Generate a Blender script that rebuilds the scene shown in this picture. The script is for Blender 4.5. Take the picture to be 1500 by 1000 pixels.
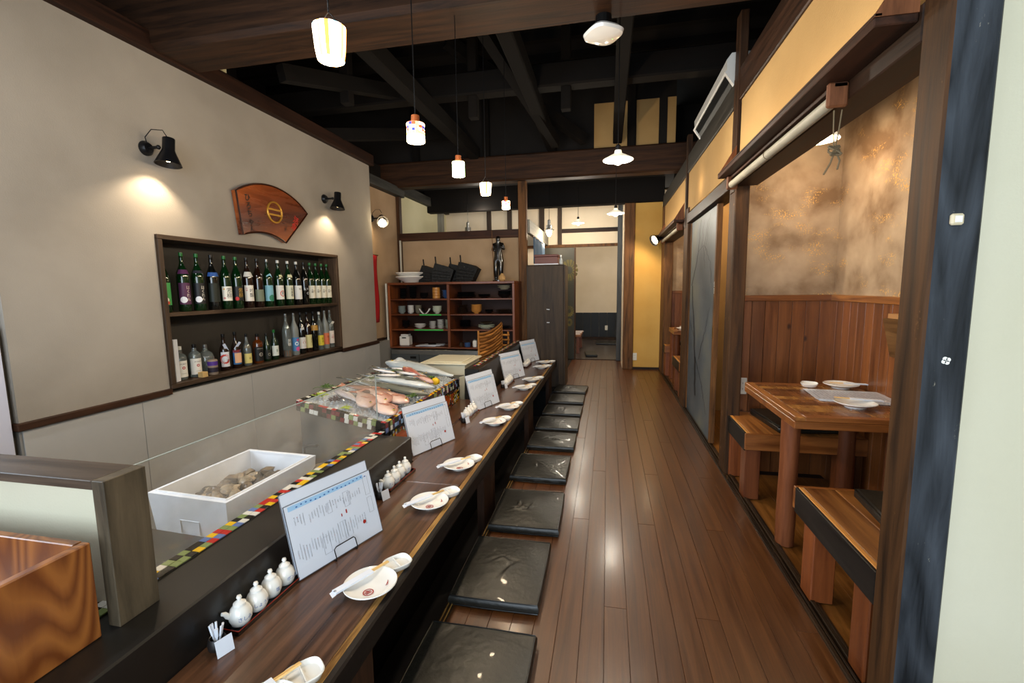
import bpy, math, random
from mathutils import Vector, Matrix, Euler
random.seed(7)
for o in list(bpy.data.objects): bpy.data.objects.remove(o)
S = bpy.context.scene
COL = S.collection
PI = math.pi

# ------------------------------------------------------------ camera
cam = bpy.data.cameras.new('camera'); co = bpy.data.objects.new('camera', cam); COL.objects.link(co)
cam.sensor_fit = 'HORIZONTAL'; cam.sensor_width = 36.0; cam.lens = 665 * 36 / 1500.0
cam.clip_start = 0.02; cam.clip_end = 200
def _cam_axes(f=665., cx=750., cy=500., vpx=890., vpy=420., roll=.013):
    v = lambda x, y: Vector((x - cx, -(y - cy), -f))
    fy = v(vpx, vpy).normalized()
    up = fy.cross(v(vpx - 1000, vpy + 1000 * roll)).normalized()
    if up.y < 0: up = -up
    xx = fy.cross(up)
    return Matrix((xx, fy, up))            # world = M @ cam
co.matrix_world = Matrix.Translation((0, 0, 1.30)) @ _cam_axes().to_4x4()
S.camera = co

# ------------------------------------------------------------ world, daylight, exposure
S.view_settings.view_transform = 'Standard'; S.view_settings.look = 'None'
S.view_settings.gamma = 1; S.view_settings.use_curve_mapping = False
S.view_settings.exposure = 0.35
W = bpy.data.worlds.new('sky'); S.world = W; W.use_nodes = True
W.node_tree.nodes['Background'].inputs[0].default_value = (.75, .87, 1, 1)
W.node_tree.nodes['Background'].inputs[1].default_value = 1.5
def area(name, loc, rot, sx, sy, power, col):
    l = bpy.data.lights.new(name, 'AREA'); l.shape = 'RECTANGLE'; l.size = sx; l.size_y = sy
    l.energy = power; l.color = col
    o = bpy.data.objects.new(name, l); o.location = loc; o.rotation_euler = rot; COL.objects.link(o); return o
def point(name, loc, power, col, r=.03):
    l = bpy.data.lights.new(name, 'POINT'); l.energy = power; l.color = col; l.shadow_soft_size = r
    o = bpy.data.objects.new(name, l); o.location = loc; COL.objects.link(o); return o
def spot(name, loc, target, power, col, ang=90, blend=.5, r=.02):
    l = bpy.data.lights.new(name, 'SPOT'); l.energy = power; l.color = col; l.spot_size = math.radians(ang); l.spot_blend = blend; l.shadow_soft_size = r
    o = bpy.data.objects.new(name, l); o.location = loc
    o.rotation_euler = (Vector(target) - Vector(loc)).to_track_quat('-Z', 'Y').to_euler(); COL.objects.link(o); return o
WARM = (1, .72, .42); WARM2 = (1, .80, .56); WHITE = (1, .92, .78); DAY = (.74, .87, 1)
# daylight through the entrance behind the camera and through the side window on the left
area('entrance_daylight', (-.2, -1.75, 1.35), (PI/2, 0, 0), 2.9, 2.1, 82, DAY)
area('side_window_daylight', (-3.1, .5, 1.5), (PI/2, 0, -PI/2), 1.7, 1.5, 62, DAY)
# added fill light over the kitchen aisle; its unseen fixture is built further down
area('kitchen_fill_light', (-1.95, .35, 2.76), (0, 0, 0), .12, 1.2, 16, (.96, .97, 1))

# ------------------------------------------------------------ materials
_M = {}
def nodes(name):
    m = bpy.data.materials.new(name); m.use_nodes = True; nt = m.node_tree
    return m, nt, nt.nodes['Principled BSDF']
def rgb(h):
    if isinstance(h, str):
        h = h.lstrip('#'); c = [int(h[i:i+2], 16) / 255 for i in (0, 2, 4)]
        return tuple(((x / 12.92) if x <= .04045 else ((x + .055) / 1.055) ** 2.4) for x in c) + (1,)
    return tuple(h) + (1,) if len(h) == 3 else h
def plain(name, col, rough=.5, metal=0, spec=.5, trans=0, ior=1.45, emit=None, es=0, coat=0, alpha=1, bump=0, bscale=60, var=0):
    if name in _M: return _M[name]
    m, nt, b = nodes(name); I = b.inputs
    I['Base Color'].default_value = rgb(col); I['Roughness'].default_value = rough; I['Metallic'].default_value = metal
    I['Specular IOR Level'].default_value = spec; I['Transmission Weight'].default_value = trans; I['IOR'].default_value = ior
    I['Coat Weight'].default_value = coat; I['Alpha'].default_value = alpha
    if emit: I['Emission Color'].default_value = rgb(emit); I['Emission Strength'].default_value = es
    if bump or var:
        tc = nt.nodes.new('ShaderNodeTexCoord'); n = nt.nodes.new('ShaderNodeTexNoise'); n.inputs['Scale'].default_value = bscale; n.inputs['Detail'].default_value = 4
        nt.links.new(tc.outputs['Object'], n.inputs['Vector'])
        if bump:
            bp = nt.nodes.new('ShaderNodeBump'); bp.inputs['Strength'].default_value = bump; bp.inputs['Distance'].default_value = .01
            nt.links.new(n.outputs[0], bp.inputs['Height']); nt.links.new(bp.outputs[0], I['Normal'])
        if var:
            c = rgb(col); mx = nt.nodes.new('ShaderNodeValToRGB')
            mx.color_ramp.elements[0].position = .3; mx.color_ramp.elements[1].position = .7
            mx.color_ramp.elements[0].color = tuple(x * (1 - var) for x in c[:3]) + (1,); mx.color_ramp.elements[1].color = tuple(min(1, x * (1 + var)) for x in c[:3]) + (1,)
            nt.links.new(n.outputs[0], mx.inputs[0]); nt.links.new(mx.outputs[0], I['Base Color'])
    _M[name] = m; return m
def wood(name, dark, light, axis='Y', scale=1., rough=.4, bump=.15, coat=0, knots=0, worn=None, stretch=14, rings=0, pv=.25, rk=22, rf=.42):
    """grain stretched along axis; every piece gets its own offset and tone"""
    if name in _M: return _M[name]
    m, nt, b = nodes(name); N = nt.nodes; L = nt.links.new
    tc = N.new('ShaderNodeTexCoord'); oi = N.new('ShaderNodeObjectInfo')
    off = N.new('ShaderNodeVectorMath'); off.operation = 'SCALE'; off.inputs[0].default_value = (17, 31, 23); L(oi.outputs['Random'], off.inputs['Scale'])
    ad = N.new('ShaderNodeVectorMath'); ad.operation = 'ADD'; L(tc.outputs['Object'], ad.inputs[0]); L(off.outputs[0], ad.inputs[1])
    mp = N.new('ShaderNodeMapping'); L(ad.outputs[0], mp.inputs[0])
    s = [stretch * scale] * 3; s['XYZ'.index(axis)] = scale; mp.inputs['Scale'].default_value = s
    n1 = N.new('ShaderNodeTexNoise'); n1.inputs['Scale'].default_value = 1.6; n1.inputs['Detail'].default_value = 8; n1.inputs['Roughness'].default_value = .65; n1.inputs['Distortion'].default_value = .6
    L(mp.outputs[0], n1.inputs['Vector'])
    src = n1.outputs[0]
    if rings:
        mp2 = N.new('ShaderNodeMapping'); L(ad.outputs[0], mp2.inputs[0]); s2 = [1.] * 3; s2['XYZ'.index(axis)] = .22; mp2.inputs['Scale'].default_value = s2
        nz = N.new('ShaderNodeTexNoise'); nz.inputs['Scale'].default_value = rings * .16; nz.inputs['Detail'].default_value = 1.0; nz.inputs['Roughness'].default_value = .35; L(mp2.outputs[0], nz.inputs['Vector'])
        mu = N.new('ShaderNodeMath'); mu.operation = 'MULTIPLY'; mu.inputs[1].default_value = rk; L(nz.outputs[0], mu.inputs[0])
        fr = N.new('ShaderNodeMath'); fr.operation = 'PINGPONG'; fr.inputs[1].default_value = 1; L(mu.outputs[0], fr.inputs[0])
        mm = N.new('ShaderNodeMix'); mm.inputs['Factor'].default_value = rf; L(n1.outputs[0], mm.inputs['A']); L(fr.outputs[0], mm.inputs['B']); src = mm.outputs[0]
    cr = N.new('ShaderNodeValToRGB'); e = cr.color_ramp.elements; e[0].position = .32; e[1].position = .70
    e[0].color = rgb(dark); e[1].color = rgb(light); L(src, cr.inputs[0]); colr = cr.outputs[0]
    if knots:
        vo = N.new('ShaderNodeTexVoronoi'); vo.inputs['Scale'].default_value = knots
        mk = N.new('ShaderNodeMapping'); sk = [1.] * 3; sk['XYZ'.index(axis)] = .55; mk.inputs['Scale'].default_value = sk; L(ad.outputs[0], mk.inputs[0]); L(mk.outputs[0], vo.inputs['Vector'])
        rk = N.new('ShaderNodeValToRGB'); rk.color_ramp.elements[0].position = .05; rk.color_ramp.elements[1].position = .12
        rk.color_ramp.elements[0].color = (1, 1, 1, 1); rk.color_ramp.elements[1].color = (0, 0, 0, 1); L(vo.outputs['Distance'], rk.inputs[0])
        mx = N.new('ShaderNodeMix'); mx.data_type = 'RGBA'; L(rk.outputs[0], mx.inputs['Factor']); L(colr, mx.inputs['A']); d = rgb(dark); mx.inputs['B'].default_value = (d[0] * .45, d[1] * .4, d[2] * .4, 1); colr = mx.outputs['Result']
    if worn:
        wn = N.new('ShaderNodeTexNoise'); wn.inputs['Scale'].default_value = 9; wn.inputs['Detail'].default_value = 7; wn.inputs['Roughness'].default_value = .8
        mw = N.new('ShaderNodeMapping'); sw = [1.6] * 3; sw['XYZ'.index(axis)] = .6; mw.inputs['Scale'].default_value = sw; L(ad.outputs[0], mw.inputs[0]); L(mw.outputs[0], wn.inputs['Vector'])
        rw = N.new('ShaderNodeValToRGB'); rw.color_ramp.elements[0].position = .64; rw.color_ramp.elements[1].position = .69
        L(wn.outputs[0], rw.inputs[0]); mx = N.new('ShaderNodeMix'); mx.data_type = 'RGBA'; L(rw.outputs[0], mx.inputs['Factor']); L(colr, mx.inputs['A']); mx.inputs['B'].default_value = rgb(worn); colr = mx.outputs['Result']
    hv = N.new('ShaderNodeHueSaturation'); mr = N.new('ShaderNodeMapRange'); mr.inputs['To Min'].default_value = 1 - pv; mr.inputs['To Max'].default_value = 1 + pv
    L(oi.outputs['Random'], mr.inputs['Value']); L(mr.outputs[0], hv.inputs['Value']); L(colr, hv.inputs['Color']); L(hv.outputs[0], b.inputs['Base Color'])
    b.inputs['Coat Weight'].default_value = coat; b.inputs['Coat Roughness'].default_value = .17; b.inputs['Specular IOR Level'].default_value = .5 if coat else .22
    rr = N.new('ShaderNodeMapRange'); rr.inputs['To Min'].default_value = max(.05, rough - .1); rr.inputs['To Max'].default_value = rough + .14; L(n1.outputs[0], rr.inputs['Value']); L(rr.outputs[0], b.inputs['Roughness'])
    bp = N.new('ShaderNodeBump'); bp.inputs['Strength'].default_value = bump; bp.inputs['Distance'].default_value = .004; L(src, bp.inputs['Height']); L(bp.outputs[0], b.inputs['Normal'])
    _M[name] = m; return m
def plaster(name, c1, c2, scale=3., rough=.9, bump=.25, c3=None, flecks=0):
    if name in _M: return _M[name]
    m, nt, b = nodes(name); N = nt.nodes; L = nt.links.new
    tc = N.new('ShaderNodeTexCoord'); n = N.new('ShaderNodeTexNoise'); n.inputs['Scale'].default_value = scale; n.inputs['Detail'].default_value = 6; n.inputs['Distortion'].default_value = .15
    L(tc.outputs['Object'], n.inputs['Vector'])
    cr = N.new('ShaderNodeValToRGB'); e = cr.color_ramp.elements; e[0].position = .33; e[1].position = .67; e[0].color = rgb(c1); e[1].color = rgb(c2)
    if c3: x = cr.color_ramp.elements.new(.5); x.color = rgb(c3)
    L(n.outputs[0], cr.inputs[0]); colr = cr.outputs[0]
    f = N.new('ShaderNodeTexNoise'); f.inputs['Scale'].default_value = 160; f.inputs['Detail'].default_value = 5; L(tc.outputs['Object'], f.inputs['Vector'])
    if flecks:
        g = N.new('ShaderNodeTexNoise'); g.inputs['Scale'].default_value = 4.5; g.inputs['Detail'].default_value = 2
        mg = N.new('ShaderNodeMapping'); mg.inputs['Scale'].default_value = (1, 1, 2.2); L(tc.outputs['Object'], mg.inputs[0]); L(mg.outputs[0], g.inputs['Vector'])
        r1 = N.new('ShaderNodeValToRGB'); r1.color_ramp.elements[0].position = .56; r1.color_ramp.elements[1].position = .70; L(g.outputs[0], r1.inputs[0])
        h = N.new('ShaderNodeTexNoise'); h.inputs['Scale'].default_value = 110; h.inputs['Detail'].default_value = 2; L(tc.outputs['Object'], h.inputs['Vector'])
        r2 = N.new('ShaderNodeValToRGB'); r2.color_ramp.elements[0].position = .55; r2.color_ramp.elements[1].position = .6; L(h.outputs[0], r2.inputs[0])
        mu = N.new('ShaderNodeMath'); mu.operation = 'MULTIPLY'; L(r1.outputs[0], mu.inputs[0]); L(r2.outputs[0], mu.inputs[1])
        mx = N.new('ShaderNodeMix'); mx.data_type = 'RGBA'; L(mu.outputs[0], mx.inputs['Factor']); L(colr, mx.inputs['A']); mx.inputs['B'].default_value = rgb('#e3ae5c'); colr = mx.outputs['Result']
    L(colr, b.inputs['Base Color']); b.inputs['Roughness'].default_value = rough; b.inputs['Specular IOR Level'].default_value = .25
    bp = N.new('ShaderNodeBump'); bp.inputs['Strength'].default_value = bump; bp.inputs['Distance'].default_value = .004; L(f.outputs[0], bp.inputs['Height']); L(bp.outputs[0], b.inputs['Normal'])
    _M[name] = m; return m

# ------------------------------------------------------------ mesh helpers
class MB:
    def __init__(s): s.v = []; s.f = []; s.mi = []; s.m = 0
    def add(s, vs, fs, m=None):
        k = len(s.v); s.v += [tuple(v) for v in vs]; s.f += [[i + k for i in f] for f in fs]; s.mi += [s.m if m is None else m] * len(fs); return s
    def box(s, x0, x1, y0, y1, z0, z1, m=None, ch=0):
        if ch:
            c = ch; X, Y, Z = (x0, x1), (y0, y1), (z0, z1); vs = []; idx = {}
            for i in (0, 1):
                for j in (0, 1):
                    for k in (0, 1):
                        p = [X[i], Y[j], Z[k]]; d = [c if not i else -c, c if not j else -c, c if not k else -c]
                        for a in range(3):
                            q = [p[t] + (d[t] if t != a else 0) for t in range(3)]; idx[(i, j, k, a)] = len(vs); vs.append(q)
            g = lambda i, j, k, a: idx[(i, j, k, a)]
            fs = []
            for a in range(3):
                b_, c_ = [t for t in range(3) if t != a]
                for side in (0, 1):
                    loop = []
                    for u, w in ((0, 0), (1, 0), (1, 1), (0, 1)):
                        q = [0, 0, 0]; q[a] = side; q[b_] = u; q[c_] = w; loop.append(g(*q, a))
                    fs.append(loop)
            for a in range(3):            # edge chamfers along axis a
                b_, c_ = [t for t in range(3) if t != a]
                for u in (0, 1):
                    for w in (0, 1):
                        q0 = [0, 0, 0]; q0[b_] = u; q0[c_] = w; q1 = list(q0); q1[a] = 1
                        fs.append([g(*q0, b_), g(*q1, b_), g(*q1, c_), g(*q0, c_)])
            for i in (0, 1):
                for j in (0, 1):
                    for k in (0, 1): fs.append([g(i, j, k, 0), g(i, j, k, 1), g(i, j, k, 2)])
            return s.add(vs, fs, m)
        vs = [(x, y, z) for x in (x0, x1) for y in (y0, y1) for z in (z0, z1)]
        return s.add(vs, [(0, 1, 3, 2), (4, 6, 7, 5), (0, 4, 5, 1), (2, 3, 7, 6), (0, 2, 6, 4), (1, 5, 7, 3)], m)
    def obox(s, c, size, rot=(0, 0, 0), m=None, ch=0):
        t = MB(); a, b, d = [q / 2 for q in size]; t.box(-a, a, -b, b, -d, d, ch=ch)
        M = Euler(rot).to_matrix(); c = Vector(c)
        return s.add([M @ Vector(v) + c for v in t.v], t.f, m)
    def lathe(s, prof, c=(0, 0, 0), n=24, m=None, ax='Z', cap=True):
        vs = []; fs = []; k = len(prof)
        for i in range(n):
            a = 2 * PI * i / n
            for r, z in prof:
                p = (r * math.cos(a), r * math.sin(a), z)
                if ax == 'X': p = (p[2], p[0], p[1])
                if ax == 'Y': p = (p[0], p[2], p[1])
                vs.append((p[0] + c[0], p[1] + c[1], p[2] + c[2]))
        for i in range(n):
            j = (i + 1) % n
            for q in range(k - 1): fs.append((i * k + q, j * k + q, j * k + q + 1, i * k + q + 1))
        if cap:
            if prof[0][0] > 1e-6: fs.append([i * k for i in range(n)][::-1])
            if prof[-1][0] > 1e-6: fs.append([i * k + k - 1 for i in range(n)])
        return s.add(vs, fs, m)
    def cyl(s, p0, p1, r0, r1=None, n=12, m=None, cap=True):
        r1 = r0 if r1 is None else r1; p0 = Vector(p0); p1 = Vector(p1); d = (p1 - p0).normalized()
        u = d.orthogonal().normalized(); w = d.cross(u); vs = []
        for p, r in ((p0, r0), (p1, r1)):
            for i in range(n): a = 2 * PI * i / n; vs.append(p + u * r * math.cos(a) + w * r * math.sin(a))
        fs = [(i, (i + 1) % n, n + (i + 1) % n, n + i) for i in range(n)]
        if cap: fs += [list(range(n))[::-1], list(range(n, 2 * n))]
        return s.add(vs, fs, m)
    def tube(s, pts, r, n=8, m=None, closed=False):
        pts = [Vector(p) for p in pts]; N = len(pts); R = r if hasattr(r, '__len__') else [r] * N
        up = Vector((0, 0, 1)); vs = []; u = None
        for i, p in enumerate(pts):
            if closed: d = pts[(i + 1) % N] - pts[i - 1]
            else: d = pts[min(i + 1, N - 1)] - pts[max(i - 1, 0)]
            d.normalize()
            if u is None: u = d.orthogonal().normalized()
            else: u = (u - d * u.dot(d)).normalized()
            w = d.cross(u)
            for j in range(n): a = 2 * PI * j / n; vs.append(p + (u * math.cos(a) + w * math.sin(a)) * R[i])
        fs = []
        for i in range(N if closed else N - 1):
            k = (i + 1) % N
            for j in range(n): fs.append((i * n + j, i * n + (j + 1) % n, k * n + (j + 1) % n, k * n + j))
        if not closed: fs += [list(range(n))[::-1], [(N - 1) * n + j for j in range(n)]]
        return s.add(vs, fs, m)
    def prism(s, poly, d0, d1, ax='X', m=None):
        """poly in the plane normal to ax (X: y,z / Y: x,z / Z: x,y)"""
        def P(a, b, d): return {'X': (d, a, b), 'Y': (a, d, b), 'Z': (a, b, d)}[ax]
        n = len(poly); vs = [P(a, b, d0) for a, b in poly] + [P(a, b, d1) for a, b in poly]
        return s.add(vs, [list(range(n))[::-1], list(range(n, 2 * n))] + [(i, (i + 1) % n, n + (i + 1) % n, n + i) for i in range(n)], m)
    def ball(s, c, r, n=12, k=7, m=None, sc=(1, 1, 1)):
        prof = [(math.sin(PI * i / k), -math.cos(PI * i / k)) for i in range(k + 1)]; t = MB(); t.lathe(prof, n=n, cap=False)
        return s.add([(v[0] * r * sc[0] + c[0], v[1] * r * sc[1] + c[1], v[2] * r * sc[2] + c[2]) for v in t.v], t.f, m)
    def grid(s, fn, nu, nv, m=None):
        vs = [fn(i / nu, j / nv) for i in range(nu + 1) for j in range(nv + 1)]
        return s.add(vs, [(i * (nv + 1) + j, (i + 1) * (nv + 1) + j, (i + 1) * (nv + 1) + j + 1, i * (nv + 1) + j + 1) for i in range(nu) for j in range(nv)], m)
    def xf(s, M): s.v = [tuple(M @ Vector(v)) for v in s.v]; return s
    def mesh(s, name, mats, smooth=False):
        me = bpy.data.meshes.new(name); me.from_pydata(s.v, [], s.f)
        for m in (mats if isinstance(mats, (list, tuple)) else [mats]): me.materials.append(m)
        if len(me.materials) > 1: me.polygons.foreach_set('material_index', s.mi)
        import bmesh
        b = bmesh.new(); b.from_mesh(me); bmesh.ops.recalc_face_normals(b, faces=b.faces); b.to_mesh(me); b.free()
        if smooth:
            me.polygons.foreach_set('use_smooth', [True] * len(me.polygons))
            try: me.set_sharp_from_angle(angle=math.radians(38))
            except Exception: pass
        me.update(); return me
    def build(s, name, mats, parent=None, smooth=False, loc=None, rot=None):
        o = bpy.data.objects.new(name, s.mesh(name, mats, smooth)); COL.objects.link(o)
        if parent is not None: o.parent = parent
        if loc: o.location = loc
        if rot: o.rotation_euler = rot
        return o
def tag(o, label=None, cat=None, group=None, kind=None):
    if label: o['label'] = label
    if cat: o['category'] = cat
    if group: o['group'] = group
    if kind: o['kind'] = kind
    return o
def thing(name, label, cat, loc=(0, 0, 0), rot=(0, 0, 0), group=None):
    o = bpy.data.objects.new(name, None); o.empty_display_size = .05; COL.objects.link(o); o.location = loc; o.rotation_euler = rot
    return tag(o, label, cat, group)
def struct(name, mb, mat, label, parent=None):
    o = mb.build(name, mat, parent)
    if parent is None: tag(o, label, None, None, 'structure')
    return o
def B(x0, x1, y0, y1, z0, z1, ch=0): return MB().box(x0, x1, y0, y1, z0, z1, ch=ch)
def inst(name, me, parent=None, loc=(0, 0, 0), rot=(0, 0, 0), sc=None):
    o = bpy.data.objects.new(name, me); COL.objects.link(o); o.location = loc; o.rotation_euler = rot
    if sc: o.scale = sc
    if parent is not None: o.parent = parent
    return o
def dup(root, loc=None, rot=None, label=None, group=None):
    r = root.copy(); COL.objects.link(r)
    if loc is not None: r.location = loc
    if rot is not None: r.rotation_euler = rot
    if label: r['label'] = label
    if group: r['group'] = group
    for c in [o for o in KIDS(root)]:
        d = c.copy(); COL.objects.link(d); d.parent = r
        for g in KIDS(c):
            h = g.copy(); COL.objects.link(h); h.parent = d
    return r
def KIDS(r): return [o for o in bpy.data.objects if o.parent == r]
ORD = ['bottom', 'second', 'third', 'fourth', 'fifth', 'sixth', 'seventh', 'eighth', 'ninth', 'tenth', 'eleventh', 'twelfth', 'thirteenth', 'fourteenth', 'fifteenth', 'sixteenth']
ORDF = ['first'] + ORD[1:]
_T = {}
def text(s, size, vertical=False, spacing=1.0, bold=0):
    """flat letters as (verts, faces) centred on the origin, in the xy plane"""
    key = (s, size, vertical, spacing, bold)
    if key in _T: return _T[key]
    vs, fs = [], []
    def one(t):
        cu = bpy.data.curves.new('t', 'FONT'); cu.body = t; cu.size = size; cu.resolution_u = 2; cu.offset = bold; cu.align_x = 'CENTER'; cu.align_y = 'CENTER'
        ob = bpy.data.objects.new('t', cu); COL.objects.link(ob); dg = bpy.context.evaluated_depsgraph_get()
        me = bpy.data.meshes.new_from_object(ob.evaluated_get(dg))
        r = ([tuple(v.co) for v in me.vertices], [tuple(p.vertices) for p in me.polygons])
        bpy.data.objects.remove(ob); bpy.data.curves.remove(cu); bpy.data.meshes.remove(me); return r
    if vertical:
        for i, ch in enumerate(s):
            v, f = one(ch); k = len(vs); dy = ((len(s) - 1) / 2 - i) * size * spacing
            vs += [(a, b + dy, c) for a, b, c in v]; fs += [tuple(q + k for q in p) for p in f]
    else: vs, fs = one(s)
    _T[key] = (vs, fs); return _T[key]
# ------------------------------------------------------------ common materials
DK = wood('dark_timber_y', '#180e07', '#42291a', 'Y', rough=.5)
DKX = wood('dark_timber_x', '#150d08', '#3a271a', 'X', rough=.55)
DKZ = wood('dark_timber_z', '#1d120a', '#4f3420', 'Z', rough=.5)
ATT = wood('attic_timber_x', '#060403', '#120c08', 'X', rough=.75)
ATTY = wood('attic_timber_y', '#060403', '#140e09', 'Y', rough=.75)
BEAM = wood('big_beam_wood', '#1c110a', '#4a2f1c', 'X', rough=.6, bump=.3, knots=1.3)
BRZ = wood('brown_post_wood', '#33200f', '#79512d', 'Z', rough=.6, bump=.3, knots=1.6)
WORNZ = wood('worn_dark_post', '#24160a', '#5e3d20', 'Z', rough=.6, bump=.35, worn='#a0713c')
WORNY = wood('worn_dark_sill', '#150e08', '#3c2917', 'Y', rough=.42, bump=.35, worn='#8a6034')
BLUEP = wood('daylight_tinted_post', '#14171b', '#43484f', 'Z', rough=.45, bump=.5, worn='#9a9484', rings=40, rk=14, rf=.2, stretch=12, pv=0)  # bluish daylight put into the front face colour; worn spots are real wear
PLG = plaster('grey_beige_plaster', '#968e83', '#a69e93', 1.6, c3='#9f978c')
PLY = plaster('yellow_ochre_plaster', '#b18c57', '#bf9a64', 1.5, bump=.35)
PLW = plaster('pale_cream_wall', '#cbc5ac', '#d4cfb9', 1.2, bump=.2)
PLT = plaster('tan_plaster', '#a78b6c', '#b99d7e', 2.0)
PLC = plaster('cream_plaster', '#dacbb2', '#e3d5bf', 2.0)
PLP = plaster('pale_green_plaster', '#b9b38c', '#c6c09c', 1.5)
BOO = plaster('booth_stippled_plaster', '#7d6247', '#bfa788', 3.6, c3='#ab9275', flecks=1, rough=.7)
ORP = wood('orange_wainscot', '#5c3013', '#8d5428', 'Z', rough=.38, bump=.1, coat=.3, knots=8)
ORX = wood('orange_wood_x', '#5f3112', '#9f602c', 'X', rough=.35, coat=.3)
ORY = wood('orange_wood_y', '#5f3112', '#ab7034', 'Y', rough=.35, coat=.3)
ORZ = wood('orange_wood_z', '#5c2b12', '#8c4c22', 'Z', rough=.4, coat=.2, knots=3)
FLR = wood('floor_board', '#3f200a', '#633a17', 'Y', rough=.34, bump=.14, coat=.28, stretch=26, pv=.05)
FLB = wood('booth_floor_board', '#54300f', '#94602a', 'Y', rough=.3, coat=.3, stretch=16, pv=.12)
KIT = plain('kitchen_wall_panel', '#b3b2b0', rough=.5, var=.05, bscale=3, spec=.4)
STEEL = plain('brushed_steel', '#8c8c8a', rough=.33, metal=.9, bump=.05, bscale=30)
BLK = plain('black_iron', '#0e0e0f', rough=.4, metal=.4)

# ------------------------------------------------------------ floor
fl = struct('floor', B(-.62, .80, -1.6, 8.2, -.06, -.004), plain('floor_gap', '#120904', .6), 'dark brown glossy plank floor of the aisle')
cache = {}
def plank(parent, x0, x1, y0, y1, z, th, mat, ch=.001, gap=.0004, name='plank'):
    w = round(x1 - x0, 4); l = round(y1 - y0, 4); k = (w, l, th, mat.name)
    if k not in cache: cache[k] = B(gap, w - gap, gap, l - gap, -th, 0, ch=ch).mesh(name, mat)
    return inst(name, cache[k], parent, (x0, y0, z))
nx = 16; pw = 1.42 / nx
for i in range(nx):
    y = -1.6 + [0, -1.4, -.7, -2.1][i % 4]
    while y < 8.2:
        a = max(y, -1.6); b = min(y + 2.73, 8.2)
        if b - a > .05: plank(fl, -.62 + i * pw, -.62 + (i + 1) * pw, a, b, random.uniform(-.0004, .0004), .01, FLR)
        y += 2.73
# back room floor, booth floor, kitchen floor, foot well
fr = struct('floor', B(-3.0, 3.2, 8.24, 11.7, -.06, -.004), plain('floor_gap', '#120904', .6), 'dark floor of the room behind the aisle')
GRB = wood('back_room_board', '#241c1a', '#4c423e', 'X', rough=.3, coat=.3)
for i in range(28): plank(fr, -1.6, 1.4, 8.24 + i * .12, 8.36 + i * .12, 0, .01, GRB)
fb = struct('floor', B(.86, 2.05, 1.44, 7.3, -.06, -.012), plain('floor_gap', '#120904', .6), 'golden brown plank floor inside the booths')
for i in range(8):
    for y0, y1 in ((1.46, 3.30), (3.40, 5.2), (5.28, 7.0)): plank(fb, .86 + i * .149, .86 + (i + 1) * .149, y0, y1, -.004, .01, FLB)
struct('floor', B(-3.05, -1.25, -1.6, 6.2, -.50, -.45), plain('kitchen_floor', '#3c342c', .5, var=.2, bscale=4), 'sunken kitchen floor behind the counter')
struct('floor', B(-1.25, -.62, -.4, 5.9, -.50, -.42), plain('well_floor', '#1c120b', .6), 'sunken foot well under the counter')
struct('trim_1', B(-.64, -.605, -1.6, 5.84, -.42, .004, ch=.003), WORNY, 'worn dark edge board of the foot well')
g = B(-.632, -.628, -1.6, 5.84, .004, .0065); g.box(-.617, -.613, -1.6, 5.84, .004, .0065)
struct('trim_2', g, wood('worn_yellow_edge', '#7a5526', '#c49a55', 'Y', rough=.4), 'thin pale worn lines along the foot well edge')
# sill track of the booths
g = MB()
for x0, x1, z in ((.790, .806, .012), (.812, .822, .008), (.830, .846, .012), (.850, .862, .006)): g.box(x0, x1, 1.46, 7.3, -.06, z, ch=.002)
struct('trim_3', g, WORNY, 'grooved dark wooden threshold along the booths')
struct('trim_4', B(-1.1, .34, 8.19, 8.235, -.05, .012, ch=.003), DKX, 'dark threshold of the sliding door at the aisle end')

# ------------------------------------------------------------ left wall with bottle niche
NX = -2.85
def frame_wall(x0, x1, y0, y1, z0, z1, hy0, hy1, hz0, hz1):
    g = MB(); g.box(x0, x1, y0, hy0, z0, z1); g.box(x0, x1, hy1, y1, z0, z1); g.box(x0, x1, hy0, hy1, z0, hz0); g.box(x0, x1, hy0, hy1, hz1, z1); return g
struct('wall_left', frame_wall(-3.0, NX, 1.64, 5.24, .655, 2.80, 2.44, 4.45, .66, 1.675), PLG, 'grey beige plaster wall above the kitchen aisle')
lo = struct('wall_left', B(-3.0, NX - .008, 1.64, 6.2, -.5, .63), plain('panel_gap', '#8a8884', .6), 'smooth pale grey lower wall behind the counter')
ys = [1.65, 2.25, 3.15, 4.05, 4.95, 5.3]
for a, b in zip(ys, ys[1:]): B(NX - .008, NX, a + .0015, b - .0015, -.5, .63, ch=.001).build('panel', KIT, lo)
struct('trim_5', B(-2.99, -2.825, 1.62, 2.44, .627, .665, ch=.003), wood('rail_brown', '#22140b', '#4c3020', 'Y', rough=.5), 'brown rail on the left wall, near side of the bottle niche')
struct('trim_6', B(-2.99, -2.825, 4.45, 5.26, .627, .665, ch=.003), wood('rail_brown', '#22140b', '#4c3020', 'Y', rough=.5), 'brown rail on the left wall, far side of the bottle niche')
struct('trim_7', B(-3.0, -2.80, 1.0, 5.28, 2.795, 2.92, ch=.006), wood('reddish_plate', '#1d0f09', '#3f2416', 'Y', rough=.6), 'dark brown beam along the top of the left wall')
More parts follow.
